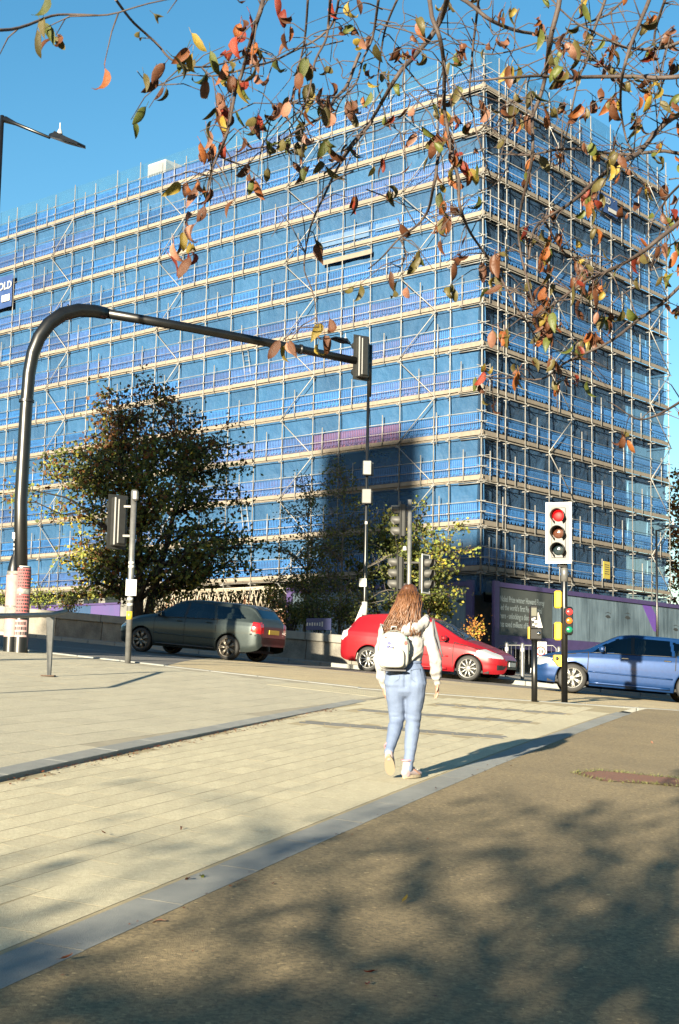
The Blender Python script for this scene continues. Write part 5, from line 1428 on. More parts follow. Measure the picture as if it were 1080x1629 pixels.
shoe(ANL, (-.13, -.275, .20), (-.115, -.11, .035), (.0, .75, .66))
# hair: a shaped mass with separate locks over it
b = MB()
rings_tube(b, [((.02, .03, 1.605), .085, .09), ((.018, .015, 1.55), .108, .118), ((.0, .0, 1.48), .116, .12), ((-.02, -.03, 1.40), .125, .1), ((-.045, -.07, 1.31), .13, .075), ((-.075, -.10, 1.235), .10, .05)])
rings_tube(b, [((.06, -.04, 1.46), .06, .06), ((.055, -.08, 1.37), .06, .05), ((.03, -.11, 1.26), .05, .04)])
hair = remeshed('hair', b, .008, M_hair, woman, 3, lambda p: .009 * noise.noise((p.x * 38, p.y * 30, p.z * 5)) + .004 * noise.noise((p.x * 90, p.y * 70, p.z * 8)))
M_hairl = mat('auburn_highlight', (.22, .095, .035), .42, col2=(.09, .034, .012), scale=20, spec=.6)
b = MB(); rn = random.Random(3)
for i in range(460):
    a = R(rn.uniform(-105, 105)); r0 = rn.uniform(.97, 1.04)
    zt = rn.uniform(1.52, 1.635); rr = .104 * math.sqrt(max(.08, 1 - ((zt - 1.55) / .1) ** 2)) if zt > 1.55 else .112
    x0 = .02 + math.sin(a) * rr; y0 = .02 - math.cos(a) * rr * 1.12
    zend = rn.uniform(1.215, 1.33); side = math.sin(a); wv = rn.uniform(0, 6)
    pts = []
    for k in range(8):
        t = k / 7; z = zt + (zend - zt) * t
        x = x0 + (side * .13 - .065 - x0 + (.055 if side > .35 else 0)) * t ** 1.3 + .007 * math.sin(wv + t * 6)
        bul = .018 * math.sin(math.pi * min(1, t * 1.3)); y = y0 * (1 - t * .5) + (-.13 - .03 * math.cos(a)) * t * .8 - bul * math.cos(a) * .5 + .006 * math.sin(wv * 2 + t * 9) - .008
        pts.append((x * r0, y, z))
    b.path(pts, [.003, .0042, .0045, .0045, .0042, .0038, .0028, .001], 4)
lk = b.build('locks', M_hairl, hair); lk['kind'] = 'stuff'
# backpack, worn on the back
bk = thing('backpack', pg + Vector((-.115, -.2, 1.095)), 'small white backpack with coloured marks worn on the woman\u2019s back', 'backpack', R(6))
def rounded_panel(w, h, d, y0, rt=.12, n=28):
    b = MB(); prof = []
    for k in range(n):
        a = 2 * math.pi * k / n; cx = math.copysign(abs(math.cos(a)) ** (.45 if math.sin(a) < 0 else .75), math.cos(a)); cz = math.copysign(abs(math.sin(a)) ** (.4 if math.sin(a) < 0 else .75), math.sin(a))
        prof.append((cx * w / 2, cz * h / 2))
    vs = []; L_ = [(y0, .96), (y0 - d * .3, 1.0), (y0 - d * .8, .97), (y0 - d, .84), (y0 - d * 1.03, .4)]
    for y, s in L_:
        for x, z in prof: vs.append((x * s, y, z * s))
    fs = [tuple(range(n)), tuple(range((len(L_) - 1) * n, len(L_) * n))[::-1]]
    for j in range(len(L_) - 1):
        for k in range(n): fs.append((j * n + (k + 1) % n, j * n + k, (j + 1) * n + k, (j + 1) * n + (k + 1) % n))
    b.add(vs, fs, 0, True); return b
rounded_panel(.265, .325, .11, .06).build('main_compartment', M_bag, bk, recalc=True)
pk = rounded_panel(.20, .18, .045, -.045).build('front_pocket', M_bag, bk, recalc=True); pk.location = (-.015, 0, -.06)
b = MB(); b.path([(math.cos(a) * .135, -.02, .02 + math.sin(a) * .15) for a in [R(-10) + R(200) * i / 16 for i in range(17)]], .004, 5); b.build('zip', mat('zip_grey', (.2, .22, .2), .6), bk)
b = MB(); b.box((0, -.0, -.172), (.2, .1, .012)); b.build('base', mat('bag_base_dark', (.1, .1, .11), .8), bk)
b = MB(); b.path([(-.02, .05, .165), (-.02, .0, .205), (.02, .0, .205), (.02, .05, .165)], .007, 6); b.build('carry_loop', M_bag, bk)
for s, q in ((-1, [(-.09, .06, .14), (-.095, .11, .19), (-.09, .19, .21)]), (1, [(.10, .06, .16), (.14, .12, .27), (.17, .2, .31)])):
    b = MB(); b.path(q, .022, 8, flat=.3); b.build('strap', M_bag, bk)
b = MB(); b.path([(.12, .05, -.12), (.19, .05, -.05), (.26, .07, .0)], .012, 6, flat=.4); b.build('strap_tail', mat('strap_grey', (.35, .34, .3), .8), bk)
M_mb = mat('violet_mark', (.12, .13, .4), .7); M_mr = mat('red_mark', (.6, .08, .07), .7); M_mg = mat('green_mark', (.12, .3, .22), .7); M_mo = mat('orange_mark', (.6, .3, .08), .7)
rn = random.Random(9)
for (x_, z_, s_, m_) in ((-.05, .06, .018, M_mb), (-.065, .03, .014, M_mb), (-.035, .02, .012, M_mb), (-.02, .018, .011, M_ink), (.095, .06, .02, M_mr), (.11, .01, .014, M_mg), (.08, -.05, .014, M_mr), (.115, -.06, .012, M_mo), (.10, .11, .012, M_mg), (-.08, .11, .01, M_mr), (.12, -.02, .016, M_mg)):
    y_ = -.056 - (.0 if abs(x_) > .085 else 0) + max(0, abs(x_) - .09) * 1.2
    k = rn.randrange(4, 7); poly = [(x_ + math.cos(2 * math.pi * i / k) * s_ * rn.uniform(.6, 1.2), z_ + math.sin(2 * math.pi * i / k) * s_ * rn.uniform(.6, 1.2)) for i in range(k)]
    yb = y_ - (.035 if (-.11 < x_ < .08 and z_ < .04) else 0)
    b = MB(); b.prism(poly, yb - .004, yb + .02); b.build('printed_mark', m_, bk, recalc=True)
# ------------------------------------------------------------------ trees and shrubs
def leafmat(name, c, c2, tl=.3, k=1.75): c = tuple(v * k for v in c); c2 = tuple(v * k for v in c2); return mat(name, c, .6, col2=c2, scale=3, transl=tl, world=True, spec=.3)
ML_dk = leafmat('dark_green_leaf', (.04, .056, .014), (.065, .075, .02)); ML_ol = leafmat('olive_leaf', (.1, .1, .02), (.07, .075, .018))
ML_br = leafmat('rusty_leaf', (.13, .05, .014), (.085, .04, .013)); ML_ye = leafmat('yellow_leaf', (.3, .22, .025), (.2, .19, .03)); ML_gr = leafmat('fresh_green_leaf', (.1, .14, .025), (.16, .17, .035))
ML_or = leafmat('orange_leaf', (.36, .17, .04), (.26, .1, .025))
M_bark2 = mat('dark_bark', (.03, .023, .018), .9, var=.5, scale=9, bump=.8, bscale=30)
M_birch = mat('pale_birch_bark', (.16, .14, .115), .85, var=.5, scale=9)
M_redstem = mat('reddish_stem', (.13, .07, .045), .85, var=.4, scale=8)
def add_leaf(vs, fs, ms, p, size, rn, mi, droop=.4):
    n = Vector((rn.gauss(0, 1), rn.gauss(0, 1), rn.gauss(.5, .8))).normalized()
    a = Vector((rn.gauss(0, 1), rn.gauss(0, 1), rn.gauss(-droop, .8))); a = (a - n * a.dot(n)).normalized(); c = n.cross(a)
    i = len(vs); s = size * rn.uniform(.65, 1.25); w = s * rn.uniform(.32, .5)
    vs += [p, p + a * s * .5 + c * w + n * s * .08, p + a * s, p + a * s * .5 - c * w + n * s * .08]
    fs.append((i, i + 1, i + 2, i + 3)); ms.append(mi)
def make_tree(name, label, base, prof, height, stems, ntarget, nsub, nleaf, lsize, mats, pick, bark, seed, group=None, cat='tree', trunk_r=.13, spread=.5, shear=(0, 0), low=.12, twig_r=.008, yflat=1.0):
    """prof(v): crown radius at relative height v; pick(rel, rn): material index for a leaf at rel=(x/r, y/r, v)"""
    rn = random.Random(seed); T = thing(name, base, label, cat, 0, group)
    def crown_pt():
        for _ in range(200):
            v = rn.uniform(low, 1); a = rn.uniform(0, 2 * math.pi); r_ = prof(v) * math.sqrt(rn.uniform(.2, 1)); nz_ = 1.0 + .45 * noise.noise((math.cos(a) * 1.7 + seed, math.sin(a) * 1.7, v * 4))
            if rn.random() < prof(v) / max(prof(.3), prof(.5), prof(.7)): return Vector((math.cos(a) * r_ * nz_ + shear[0] * v, math.sin(a) * r_ * nz_ * yflat + shear[1] * v, v * height))
        return Vector((0, 0, height * .5))
    targets = [crown_pt() for _ in range(ntarget)]
    tb = MB(); lb = MB(); st_tops = []
    for s in range(stems):
        a = 2 * math.pi * s / stems + rn.random(); lean = spread * (0.25 if stems == 1 else 1) * height * .12
        pts = []; 
        for k in range(7):
            t = k / 6; pts.append(Vector((math.cos(a) * (lean * t * 1.6 + .12 * (stems > 1)) + .05 * noise.noise((t * 3, s, seed)) * height * .2, math.sin(a) * (lean * t * 1.6 + .12 * (stems > 1)), t * height * (.82 if stems == 1 else .7 + .1 * rn.random()))))
        rad = [trunk_r * (1 - .85 * (k / 6)) * (1.25 if k == 0 else 1) / (1 if stems == 1 else 1.35) for k in range(7)]
        (tb if True else lb).path([p - Vector((0, 0, .25)) if k == 0 else p for k, p in enumerate(pts)], rad, 9); st_tops.append((pts, rad))
    lv, lf, lm = [], [], []
    def limb(P0, P1, r0, r1, n=5, sag=.0, wob=.1):
        L_ = (P1 - P0).length; pts = []
        for k in range(n + 1):
            t = k / n; q = P0.lerp(P1, t) + Vector((noise.noise((P1.x * 3, t * 3, seed)), noise.noise((P1.y * 3, t * 3, seed + 5)), noise.noise((P1.z * 3, t * 3, seed + 9)))) * (wob * L_ * math.sin(math.pi * t)) + Vector((0, 0, L_ * sag * math.sin(math.pi * t)))
            pts.append(q)
        return pts, [r0 + (r1 - r0) * k / n for k in range(n + 1)]
    for tg in targets:
        best = None
        for pts, rad in st_tops:
            for k in range(1, 6):
                d = (tg - pts[k]).length + max(0, pts[k].z - tg.z + .25 * math.hypot(tg.x - pts[k].x, tg.y - pts[k].y)) * 2
                if best is None or d < best[0]: best = (d, pts[k], rad[k])
        pts, rad = limb(best[1], tg, min(best[2] * .6, trunk_r * .5), .012, 6, .08, .16); lb.path(pts, rad, 6)
        reach = .085 * height if height > 7 else .094 * height
        for _ in range(nsub):
            k = rn.randrange(2, 7); q = pts[k]; e = q + Vector((rn.gauss(0, 1), rn.gauss(0, 1), rn.gauss(.1, .6))).normalized() * rn.uniform(.4, 1) * reach
            p2, r2 = limb(q, e, .011, .004, 3, 0, .15); lb.path(p2, r2, 4)
            for _ in range(nleaf):
                c = p2[rn.randrange(1, 4)] + Vector((rn.gauss(0, 1), rn.gauss(0, 1), rn.gauss(-.2, .8))) * reach * .27
                v = c.z / height
                pr = max(prof(min(max(v, 0), 1)), .2); mi = pick(((c.x - shear[0] * v) / pr, c.y / pr, v), rn)
                add_leaf(lv, lf, lm, c, lsize, rn, mi)
    tb.build('trunk', bark, T)
    o = lb.build('branches', bark, T); o['kind'] = 'stuff'
    me = bpy.data.meshes.new('crown'); me.from_pydata(lv, [], lf)
    for m in mats: me.materials.append(m)
    me.polygons.foreach_set('material_index', lm); me.update(); obj('crown', me, T)
    return T
def ground_behind(x, Y): return gz(x, WALLY(x)) + .66
# big broad tree left
bx = -6.75; by = 48.2; bz = 3.35
def prof_big(v):
    return max(.05, smooth_interp([(0, .3), (.12, 1.6), (.2, 3.0), (.33, 4.0), (.5, 4.1), (.65, 3.5), (.8, 2.8), (.92, 1.9), (1, .5)])(v))
def pick_big(r_, rn):
    x, y, v = r_
    if x < -.45 and v < .45: return rn.choices((0, 1, 2, 3, 4), (1, 2, 1.2, 3, 3))[0]
    if v > .72: return rn.choices((0, 1, 2, 3, 4), (2, 1.5, 4, .2, .2))[0]
    return rn.choices((0, 1, 2, 3, 4), (3, 4, 1.5 - x, .35, 1.6))[0]
make_tree('broadleaf_tree', 'broad dark autumn tree behind the wall, left of the grey car', (bx, by, bz), prof_big, 8.8, 3, 120, 13, 13, .145, (ML_dk, ML_ol, ML_br, ML_ye, ML_gr), pick_big, M_bark2, 11, 'trees in front of the scaffold', trunk_r=.24, spread=.75, shear=(.2, 0), low=.16)
# two slender birches
def prof_b(v): return max(.05, smooth_interp([(0, .5), (.15, 1.3), (.4, 1.55), (.65, 1.2), (.85, .7), (1, .12)])(v))
pk_b = lambda r_, rn: rn.choices((0, 1, 4), (5, 3, .6))[0]
for (px_, Y, top_y, lab, sd, sc) in ((540, 44.8, 698, 'slender birch with pale stem in front of the shaded netting', 21, 1.0), (484, 46.0, 742, 'smaller birch left of the slender birch, above the wall', 22, .92)):
    q = at(px_, 980, Y); zb = ground_behind(q.x, Y); H_ = at(px_, top_y, Y).z - zb
    make_tree('birch_tree', lab, (q.x, q.y, zb), lambda v, sc=sc: prof_b(v) * sc, H_, 1, 46, 9, 9, .085, (ML_dk, ML_ol, ML_br, ML_ye, ML_gr), pk_b, M_birch, sd, 'trees in front of the scaffold', trunk_r=.06, low=.06)
# bushy tree at the corner of the hoarding
def prof_c(v): return max(.05, smooth_interp([(0, .6), (.2, 1.2), (.5, 1.75), (.75, 1.45), (.92, .8), (1, .2)])(v))
q = at(668, 985, 47.2); zb = 3.0; H_ = at(668, 792, 47.2).z - zb
make_tree('bushy_tree', 'bushy many stemmed tree with sunlit yellow green leaves before the hoarding', (q.x, q.y, zb), prof_c, H_, 5, 44, 9, 10, .13, (ML_dk, ML_ol, ML_br, ML_ye, ML_gr), lambda r_, rn: rn.choices((0, 1, 3, 4), (1.2, 2.5, .6 + .8 * (r_[0] > .3), 2.2))[0], M_redstem, 31, 'trees in front of the scaffold', trunk_r=.05, spread=1.0, low=.2)
q = at(610, 985, 46.2); zb = 3.1; H_ = at(610, 815, 46.2).z - zb
make_tree('bushy_tree', 'dark bushy tree between the lamp post and the signal heads', (q.x, q.y, zb), lambda v: prof_c(v) * .95, H_, 4, 36, 9, 10, .12, (ML_dk, ML_ol, ML_br, ML_ye, ML_gr), lambda r_, rn: rn.choices((0, 1, 3, 4), (4, 2.5, .2, .8))[0], M_bark2, 32, 'trees in front of the scaffold', trunk_r=.05, spread=.9, low=.1)
# tall russet tree beyond the right end of the building
q = at(1098, 1040, 80); zb = 2.2; H_ = at(1080, 712, 80).z - zb
make_tree('broadleaf_tree', 'tall dark russet tree at the right edge beyond the building', (q.x, q.y, zb), lambda v: max(.1, smooth_interp([(0, 1.2), (.3, 2.3), (.7, 2.0), (.9, 1.2), (1, .3)])(v)), H_, 1, 60, 10, 10, .22, (ML_dk, ML_ol, ML_br, ML_ye, ML_gr), lambda r_, rn: rn.choices((0, 1, 2), (1.5, 1, 4))[0], M_bark2, 41, 'trees in front of the scaffold', trunk_r=.2, low=.02)
# shrubs
def shrub(label, px_, py, Y, w, h, mats, wts, seed, lsize=.08, n=420):
    q = at(px_, py, Y); rn = random.Random(seed); T = thing('shrub', q, label, 'shrub', 0, 'shrubs on the bank')
    lv, lf, lm = [], [], []; b = MB()
    for s in range(12):
        a = rn.uniform(0, 6.28); r_ = rn.uniform(.2, 1); tip = Vector((math.cos(a) * r_ * w * .45, math.sin(a) * r_ * w * .4, h * rn.uniform(.55, 1)))
        b.path([(tip.x * .15, tip.y * .15, -.2), tip * .55 + Vector((0, 0, h * .1)), tip], [.014, .009, .004], 4)
        for _ in range(n // 12):
            t = rn.uniform(.25, 1.05); add_leaf(lv, lf, lm, tip * t + Vector((rn.gauss(0, 1), rn.gauss(0, 1), rn.gauss(0, .8))) * .13 * w, lsize, rn, rn.choices(range(len(mats)), wts)[0], 0)
    b.build('stems', M_bark2, T)
    me = bpy.data.meshes.new('foliage'); me.from_pydata(lv, [], lf)
    for m in mats: me.materials.append(m)
    me.polygons.foreach_set('material_index', lm); me.update(); obj('foliage', me, T)
shrub('small orange shrub beside the red car windscreen', 752, 1018, 41.5, 1.0, .62, (ML_or, ML_ye), (3, 1), 1, .07, 380)
shrub('sunlit green shrub above the wall beside the postered mast', 66, 968, 47, 1.5, .8, (ML_gr, ML_ye, ML_ol), (3, .6, 1), 2)
shrub('pale green shrub at the far left above the wall', 8, 968, 47, 1.3, .7, (ML_gr, ML_ol), (2, 2), 3)
shrub('mixed shrub under the left side of the big tree', 108, 972, 46.5, 1.2, .6, (ML_ol, ML_br, ML_gr), (2, 1, 1), 4)
shrub('low dark shrub under the big tree beside its trunk', 262, 985, 46, 1.6, .75, (ML_dk, ML_ol, ML_br), (3, 2, 1), 5)
shrub('yellow leaved shrub in front of the lattice beams', 432, 968, 46.5, 1.1, .8, (ML_ye, ML_ol, ML_gr), (3, 1.5, 1), 6)
shrub('olive shrub between the lattice beams and the big tree', 378, 978, 46, 1.5, .7, (ML_ol, ML_dk, ML_ye), (3, 2, .6), 7)
shrub('dark shrub above the wall behind the grey car roof', 320, 985, 45.5, 1.6, .7, (ML_dk, ML_ol), (3, 1), 8)
shrub('dense dark shrub at the foot of the two birches', 508, 1002, 43.6, 1.9, 1.3, (ML_dk, ML_ol), (4, 1), 9, .085, 640)
shrub('dark shrub left of the birches above the wall coping', 462, 1000, 44, 1.5, 1.1, (ML_dk, ML_ol), (4, 1), 10, .085, 560)
shrub('dark shrub beneath the lamp post behind the red car', 572, 1005, 43.8, 1.3, .75, (ML_dk, ML_ol), (4, 1), 12, .08, 420)
# small blue site sign on the wall coping
q = at(507, 993, 42.0); T = thing('site_sign', q, 'small blue site sign with white marks standing on the bank behind the wall', 'sign', wang)
M_sblue = mat('site_sign_blue', (.015, .025, .13), .5)
MB().bbox((0, 0, 0), (.85, .03, .36), .006).build('plate', M_sblue, T)
b = MB(); rn = random.Random(4)
for i in range(7): b.box((-.38 + i * .085, -.018, .0), (.045, .006, rn.uniform(.08, .15)))
o = b.build('print', M_white, T); o['kind'] = 'stuff'
for s in (-.4, .4): MB().tube((s, .03, -.6), (s, .03, .15), .02, 6).build('leg', M_galv, T)
# small tree behind the viewer: its bare lower boughs throw the branch shadows on the tarmac
def prof_s(v): return max(.05, smooth_interp([(0, .6), (.45, 1.2), (.6, 4.2), (.75, 5.2), (.9, 4.2), (1, 1.6)])(v))
tp = Vector((-4.7, -9.0, 0)); tp.z = gz(tp.x, tp.y)
make_tree('cherry_tree', 'low spreading cherry tree behind the viewer that shades the tarmac', tp, prof_s, 6.0, 1, 88, 6, 4, .12, (ML_br, ML_or, ML_ol), lambda r_, rn: rn.randrange(3), M_bark, 51, 'cherry trees by the path', trunk_r=.16, low=.58)
# ------------------------------------------------------------------ cherry boughs hanging into the picture
M_twig = mat('cherry_twig', (.035, .023, .018), .75, col2=(.075, .05, .04), scale=9, bump=.4, bscale=60)
LC = {'red': ((.33, .05, .022), (.2, .03, .02)), 'orange': ((.36, .13, .03), (.24, .06, .02)), 'rust': ((.16, .06, .025), (.1, .04, .02)), 'yellow': ((.36, .26, .04), (.24, .17, .03)),
      'green': ((.12, .14, .025), (.07, .085, .02)), 'olive': ((.13, .11, .03), (.09, .07, .025)), 'pink': ((.4, .2, .13), (.3, .13, .08))}
def leaf_material(nm, c, c2):
    return mat(nm + '_cherry_leaf', c, .5, col2=c2, scale=16, transl=.38, bump=.3, bscale=60, rand=.3, spec=.35)
LM = {k: leaf_material(k, *v) for k, v in LC.items()}
def leaf_mesh(curl, fold, seed):
    b = MB(); n = 7; vs = []; rn = random.Random(seed)
    for i in range(n + 1):
        t = i / n; w = .215 * (math.sin(math.pi * t ** .85) ** .8) * (1 - .25 * t) + .002
        bend = curl * t * t; y = t * math.cos(bend * .6); z = -math.sin(bend) * t * .5
        for s in (-1, 0, 1): vs.append((s * w * (1 + rn.uniform(-.06, .06)), y + (.02 * rn.uniform(-1, 1) if s else 0), z + (abs(s) * w * fold) + rn.uniform(-.012, .012)))
    fs = []
    for i in range(n):
        for k in (0, 1): fs.append((i * 3 + k, i * 3 + k + 1, (i + 1) * 3 + k + 1, (i + 1) * 3 + k))
    b.add(vs, fs, 0, True); b.path([(0, -.28, .01), (0, -.1, 0), (0, .02, 0)], .012, 4); return b
LEAVES = {(k, j): leaf_mesh(c, f, j).mesh('leaf', LM[k]) for k in LM for j, (c, f) in enumerate(((.5, .5), (1.2, .8), (-.8, .5), (1.9, 1.2)))}
tr = Vector((3.0, -2.2, 0)); tr.z = gz(tr.x, tr.y)
cherry = thing('cherry_tree', tr, 'autumn cherry tree whose leafy boughs hang across the top of the view', 'tree', group='cherry trees by the path')
def C_(v): return Vector(v) - tr
MB().path([C_((3.0, -2.2, -.4)), C_((2.95, -2.1, 1.2)), C_((2.8, -1.8, 2.5)), C_((2.6, -1.2, 3.6))], [.22, .17, .15, .12], 12).build('trunk', M_bark, cherry)
for pts, rad in (([(2.6, -1.2, 3.6), (2.3, 1.0, 4.5), (1.8, 3.2, 5.0), (.9, 5.0, 4.9), (-.2, 6.0, 4.75)], [.10, .075, .055, .035, .02]),
                 ([(2.6, -1.2, 3.6), (3.0, 1.5, 4.6), (2.8, 4.0, 4.9), (2.0, 5.6, 4.9)], [.09, .06, .04, .02]),
                 ([(2.6, -1.2, 3.6), (3.4, .8, 4.2), (3.2, 3.2, 4.0), (2.6, 5.0, 3.6)], [.08, .055, .035, .02]),
                 ([(2.8, -1.8, 2.5), (3.3, .6, 3.0), (3.0, 3.4, 2.9), (2.3, 5.2, 2.5)], [.06, .045, .03, .016])):
    b = MB(); b.path([C_(p) for p in pts], rad, 9); b.build('limb', M_bark, cherry)
# hanging branches: photo columns and rows with distance ahead, thickness in mm, leaf weight
BR = [
 ([(-12, 47), (60, 38), (120, 30), (185, 20), (300, -4)], 3.6, 3.8, 5, 3),
 ([(188, -5), (215, 35), (255, 75), (285, 98), (320, 104), (385, 92), (440, 88), (500, 60), (560, 30)], 4.2, 4.6, 5, 7),
 ([(222, 112), (250, 135), (290, 122), (350, 116), (410, 100), (470, 82), (530, 40), (545, -5)], 4.5, 4.7, 5, 10),
 ([(425, -6), (413, 15), (400, 60), (385, 115), (370, 160), (355, 210), (340, 255), (330, 300), (318, 345)], 4.3, 4.5, 9, 20),
 ([(530, -6), (525, 40), (510, 90), (490, 160), (470, 190), (440, 215)], 4.6, 4.7, 6, 12),
 ([(490, -6), (482, 60), (475, 110), (460, 160), (430, 205), (415, 232)], 4.8, 4.8, 5, 9),
 ([(575, 85), (540, 150), (525, 180), (470, 210), (420, 235), (352, 248)], 4.9, 4.6, 7, 9),
 ([(592, 195), (540, 265), (520, 310), (500, 345), (490, 375), (485, 420), (497, 470), (512, 518)], 5.0, 5.0, 6, 6),
 ([(892, -8), (875, 60), (868, 115), (855, 170), (845, 220), (838, 290), (826, 380), (838, 440), (846, 482)], 4.6, 5.0, 10, 14),
 ([(680, -6), (695, 50), (705, 110), (710, 190), (725, 270), (735, 330), (752, 372), (780, 410), (805, 455), (830, 500), (852, 532)], 4.7, 5.2, 9, 22),
 ([(715, -6), (700, 40), (660, 85), (630, 120), (605, 160), (580, 200), (550, 245), (520, 275)], 4.9, 5.1, 12, 9),
 ([(728, -6), (775, 30), (830, 50), (880, 65), (940, 90), (1000, 130), (1090, 158)], 5.0, 5.4, 9, 16),
 ([(745, 130), (800, 125), (880, 122), (960, 122), (1090, 123)], 4.4, 4.7, 9, 8),
 ([(1090, 185), (1060, 195), (1020, 235), (975, 265), (940, 295), (880, 340), (850, 370), (842, 415)], 4.8, 5.2, 12, 28),
 ([(780, 245), (840, 246), (900, 240), (980, 243), (1090, 246)], 5.3, 5.2, 8, 9),
 ([(1030, -6), (1010, 60), (990, 110), (985, 170), (995, 220), (1010, 242)], 4.5, 4.8, 8, 12),
 ([(1090, 345), (1040, 390), (990, 420), (930, 450), (880, 480), (850, 500)], 4.6, 5.0, 9, 22),
 ([(1090, 448), (1030, 500), (960, 550), (900, 580), (865, 602), (800, 604), (768, 600)], 5.0, 5.4, 7, 16),
 ([(1090, 632), (1040, 660), (1010, 665), (965, 640)], 5.2, 5.4, 6, 4),
 ([(715, 200), (700, 240), (688, 290), (680, 330), (665, 355), (640, 378), (610, 405), (585, 426)], 5.0, 5.2, 8, 4),
 ([(637, 380), (645, 405), (632, 440)], 5.2, 5.2, 4, 4),
 ([(605, -6), (592, 60), (572, 110), (545, 160), (535, 195)], 4.9, 5.0, 6, 7),
 ([(640, -6), (610, 60), (600, 130), (612, 185), (640, 215)], 5.0, 5.1, 5, 7),
 ([(760, -6), (752, 70), (745, 150), (765, 230), (790, 300)], 5.0, 5.2, 6, 9),
 ([(960, -6), (945, 60), (918, 130), (905, 200), (885, 260)], 5.1, 5.2, 7, 12),
 ([(1060, -6), (1040, 70), (1055, 140), (1045, 190)], 4.9, 5.0, 6, 9),
 ([(640, 20), (700, 45), (770, 85), (850, 70), (930, 40), (1000, -5)], 5.4, 5.3, 5, 9),
 ([(620, 85), (680, 140), (720, 150), (770, 180)], 5.3, 5.3, 4, 6),
 ([(1090, 60), (1020, 80), (960, 60), (900, 25), (870, -5)], 4.7, 4.9, 7, 10),
 ([(860, 350), (900, 400), (960, 410), (1020, 450)], 5.3, 5.3, 5, 12),
 ([(1085, 290), (1050, 330), (1060, 380), (1040, 430)], 4.8, 4.9, 5, 12),
]
rn = random.Random(77)
W_LEAF = (('rust', 4.2), ('olive', 2.8), ('orange', 1.3), ('green', 1.4), ('yellow', .9), ('red', .6), ('pink', .9))
nleaf = 0; hook = [0]; EXTRA = []
def spline(P, m=5):
    out = []
    for i in range(len(P) - 1):
        p0, p1, p2, p3 = P[max(i - 1, 0)], P[i], P[i + 1], P[min(i + 2, len(P) - 1)]
        for k in range(m):
            t = k / m; out.append(.5 * ((2 * p1) + (p2 - p0) * t + (2 * p0 - 5 * p1 + 4 * p2 - p3) * t * t + (3 * p1 - p0 - 3 * p2 + p3) * t ** 3))
    out.append(P[-1]); return out
def put_leaf(parent, p, scale, colour=None):
    global nleaf
    if nleaf >= 218 and colour is None:
        EXTRA.append((parent, Vector(p), scale)); return
    k = colour or rn.choices([w[0] for w in W_LEAF], [w[1] for w in W_LEAF])[0]; j = rn.choices((0, 1, 2, 3), (3, 3, 2, 2))[0]
    o = obj('leaf', LEAVES[(k, j)], parent, p); s = scale * rn.uniform(.72, 1.2)
    o.rotation_euler = (R(-90) + rn.gauss(.15, .55), rn.uniform(0, 6.28), rn.uniform(-1.2, 1.2) + rn.uniform(0, 6.28)); o.scale = (s, s, s); nleaf += 1
    # droop: point the blade mostly downward
    d = Vector((rn.gauss(0, .45), rn.gauss(0, .45), -1)).normalized(); q = d.to_track_quat('Y', 'Z'); q2 = q @ Matrix.Rotation(rn.uniform(0, 6.28), 3, 'Y').to_quaternion()
    o.rotation_euler = q2.to_euler()
for pts, Y0, Y1, th, nl in BR:
    n = len(pts); P = []
    for i, (x, y) in enumerate(pts):
        t = i / (n - 1); P.append(C_(at(x, y, Y0 + (Y1 - Y0) * t + .12 * math.sin(i * 1.7 + th))))
    Q = spline(P); m = len(Q); b = MB()
    # thick end is where the branch leaves the picture or joins another
    start_thick = pts[0][1] < 0 or pts[0][0] > 1080 or pts[0][0] < 0 or not (pts[-1][1] < 0 or pts[-1][0] > 1080)
    rr = [th * .00095 * (1 - .68 * ((i / (m - 1)) if start_thick else (1 - i / (m - 1)))) for i in range(m)]
    Q = [q + Vector((noise.noise((q.x * 6, q.z * 6, 1)), noise.noise((q.x * 6, q.z * 6, 5)), noise.noise((q.x * 6, q.z * 6, 9)))) * .02 for q in Q]
    b.path(Q, rr, 7); br = b.build('branch', M_twig, cherry)
    tw = MB(); nl = int(nl * 2.05); nt_ = max(5, int(nl * .8)); left = nl
    for k in range(nt_):
        i = rn.randrange(int(m * .12), m); q = Q[i]; a = Vector((rn.gauss(0, 1), rn.gauss(0, .7), rn.gauss(-.25, .8))).normalized(); L_ = rn.uniform(.05, .2)
        e = q + a * L_; md_ = q.lerp(e, .5) + Vector((0, 0, .02)); tw.path([q, md_, e], [.0026, .002, .0012], 5)
        c = min(left, rn.choice((1, 1, 2, 2, 3, 4)))
        for _ in range(c): put_leaf(br, e + Vector((rn.gauss(0, .012), rn.gauss(0, .012), rn.gauss(0, .012))), .079)
        left -= c
    for _ in range(max(0, left)): put_leaf(br, Q[rn.randrange(int(m * .1), m)], .079)
    o = tw.build('twigs', M_twig, br); o['kind'] = 'stuff'
    hook[0] += 1
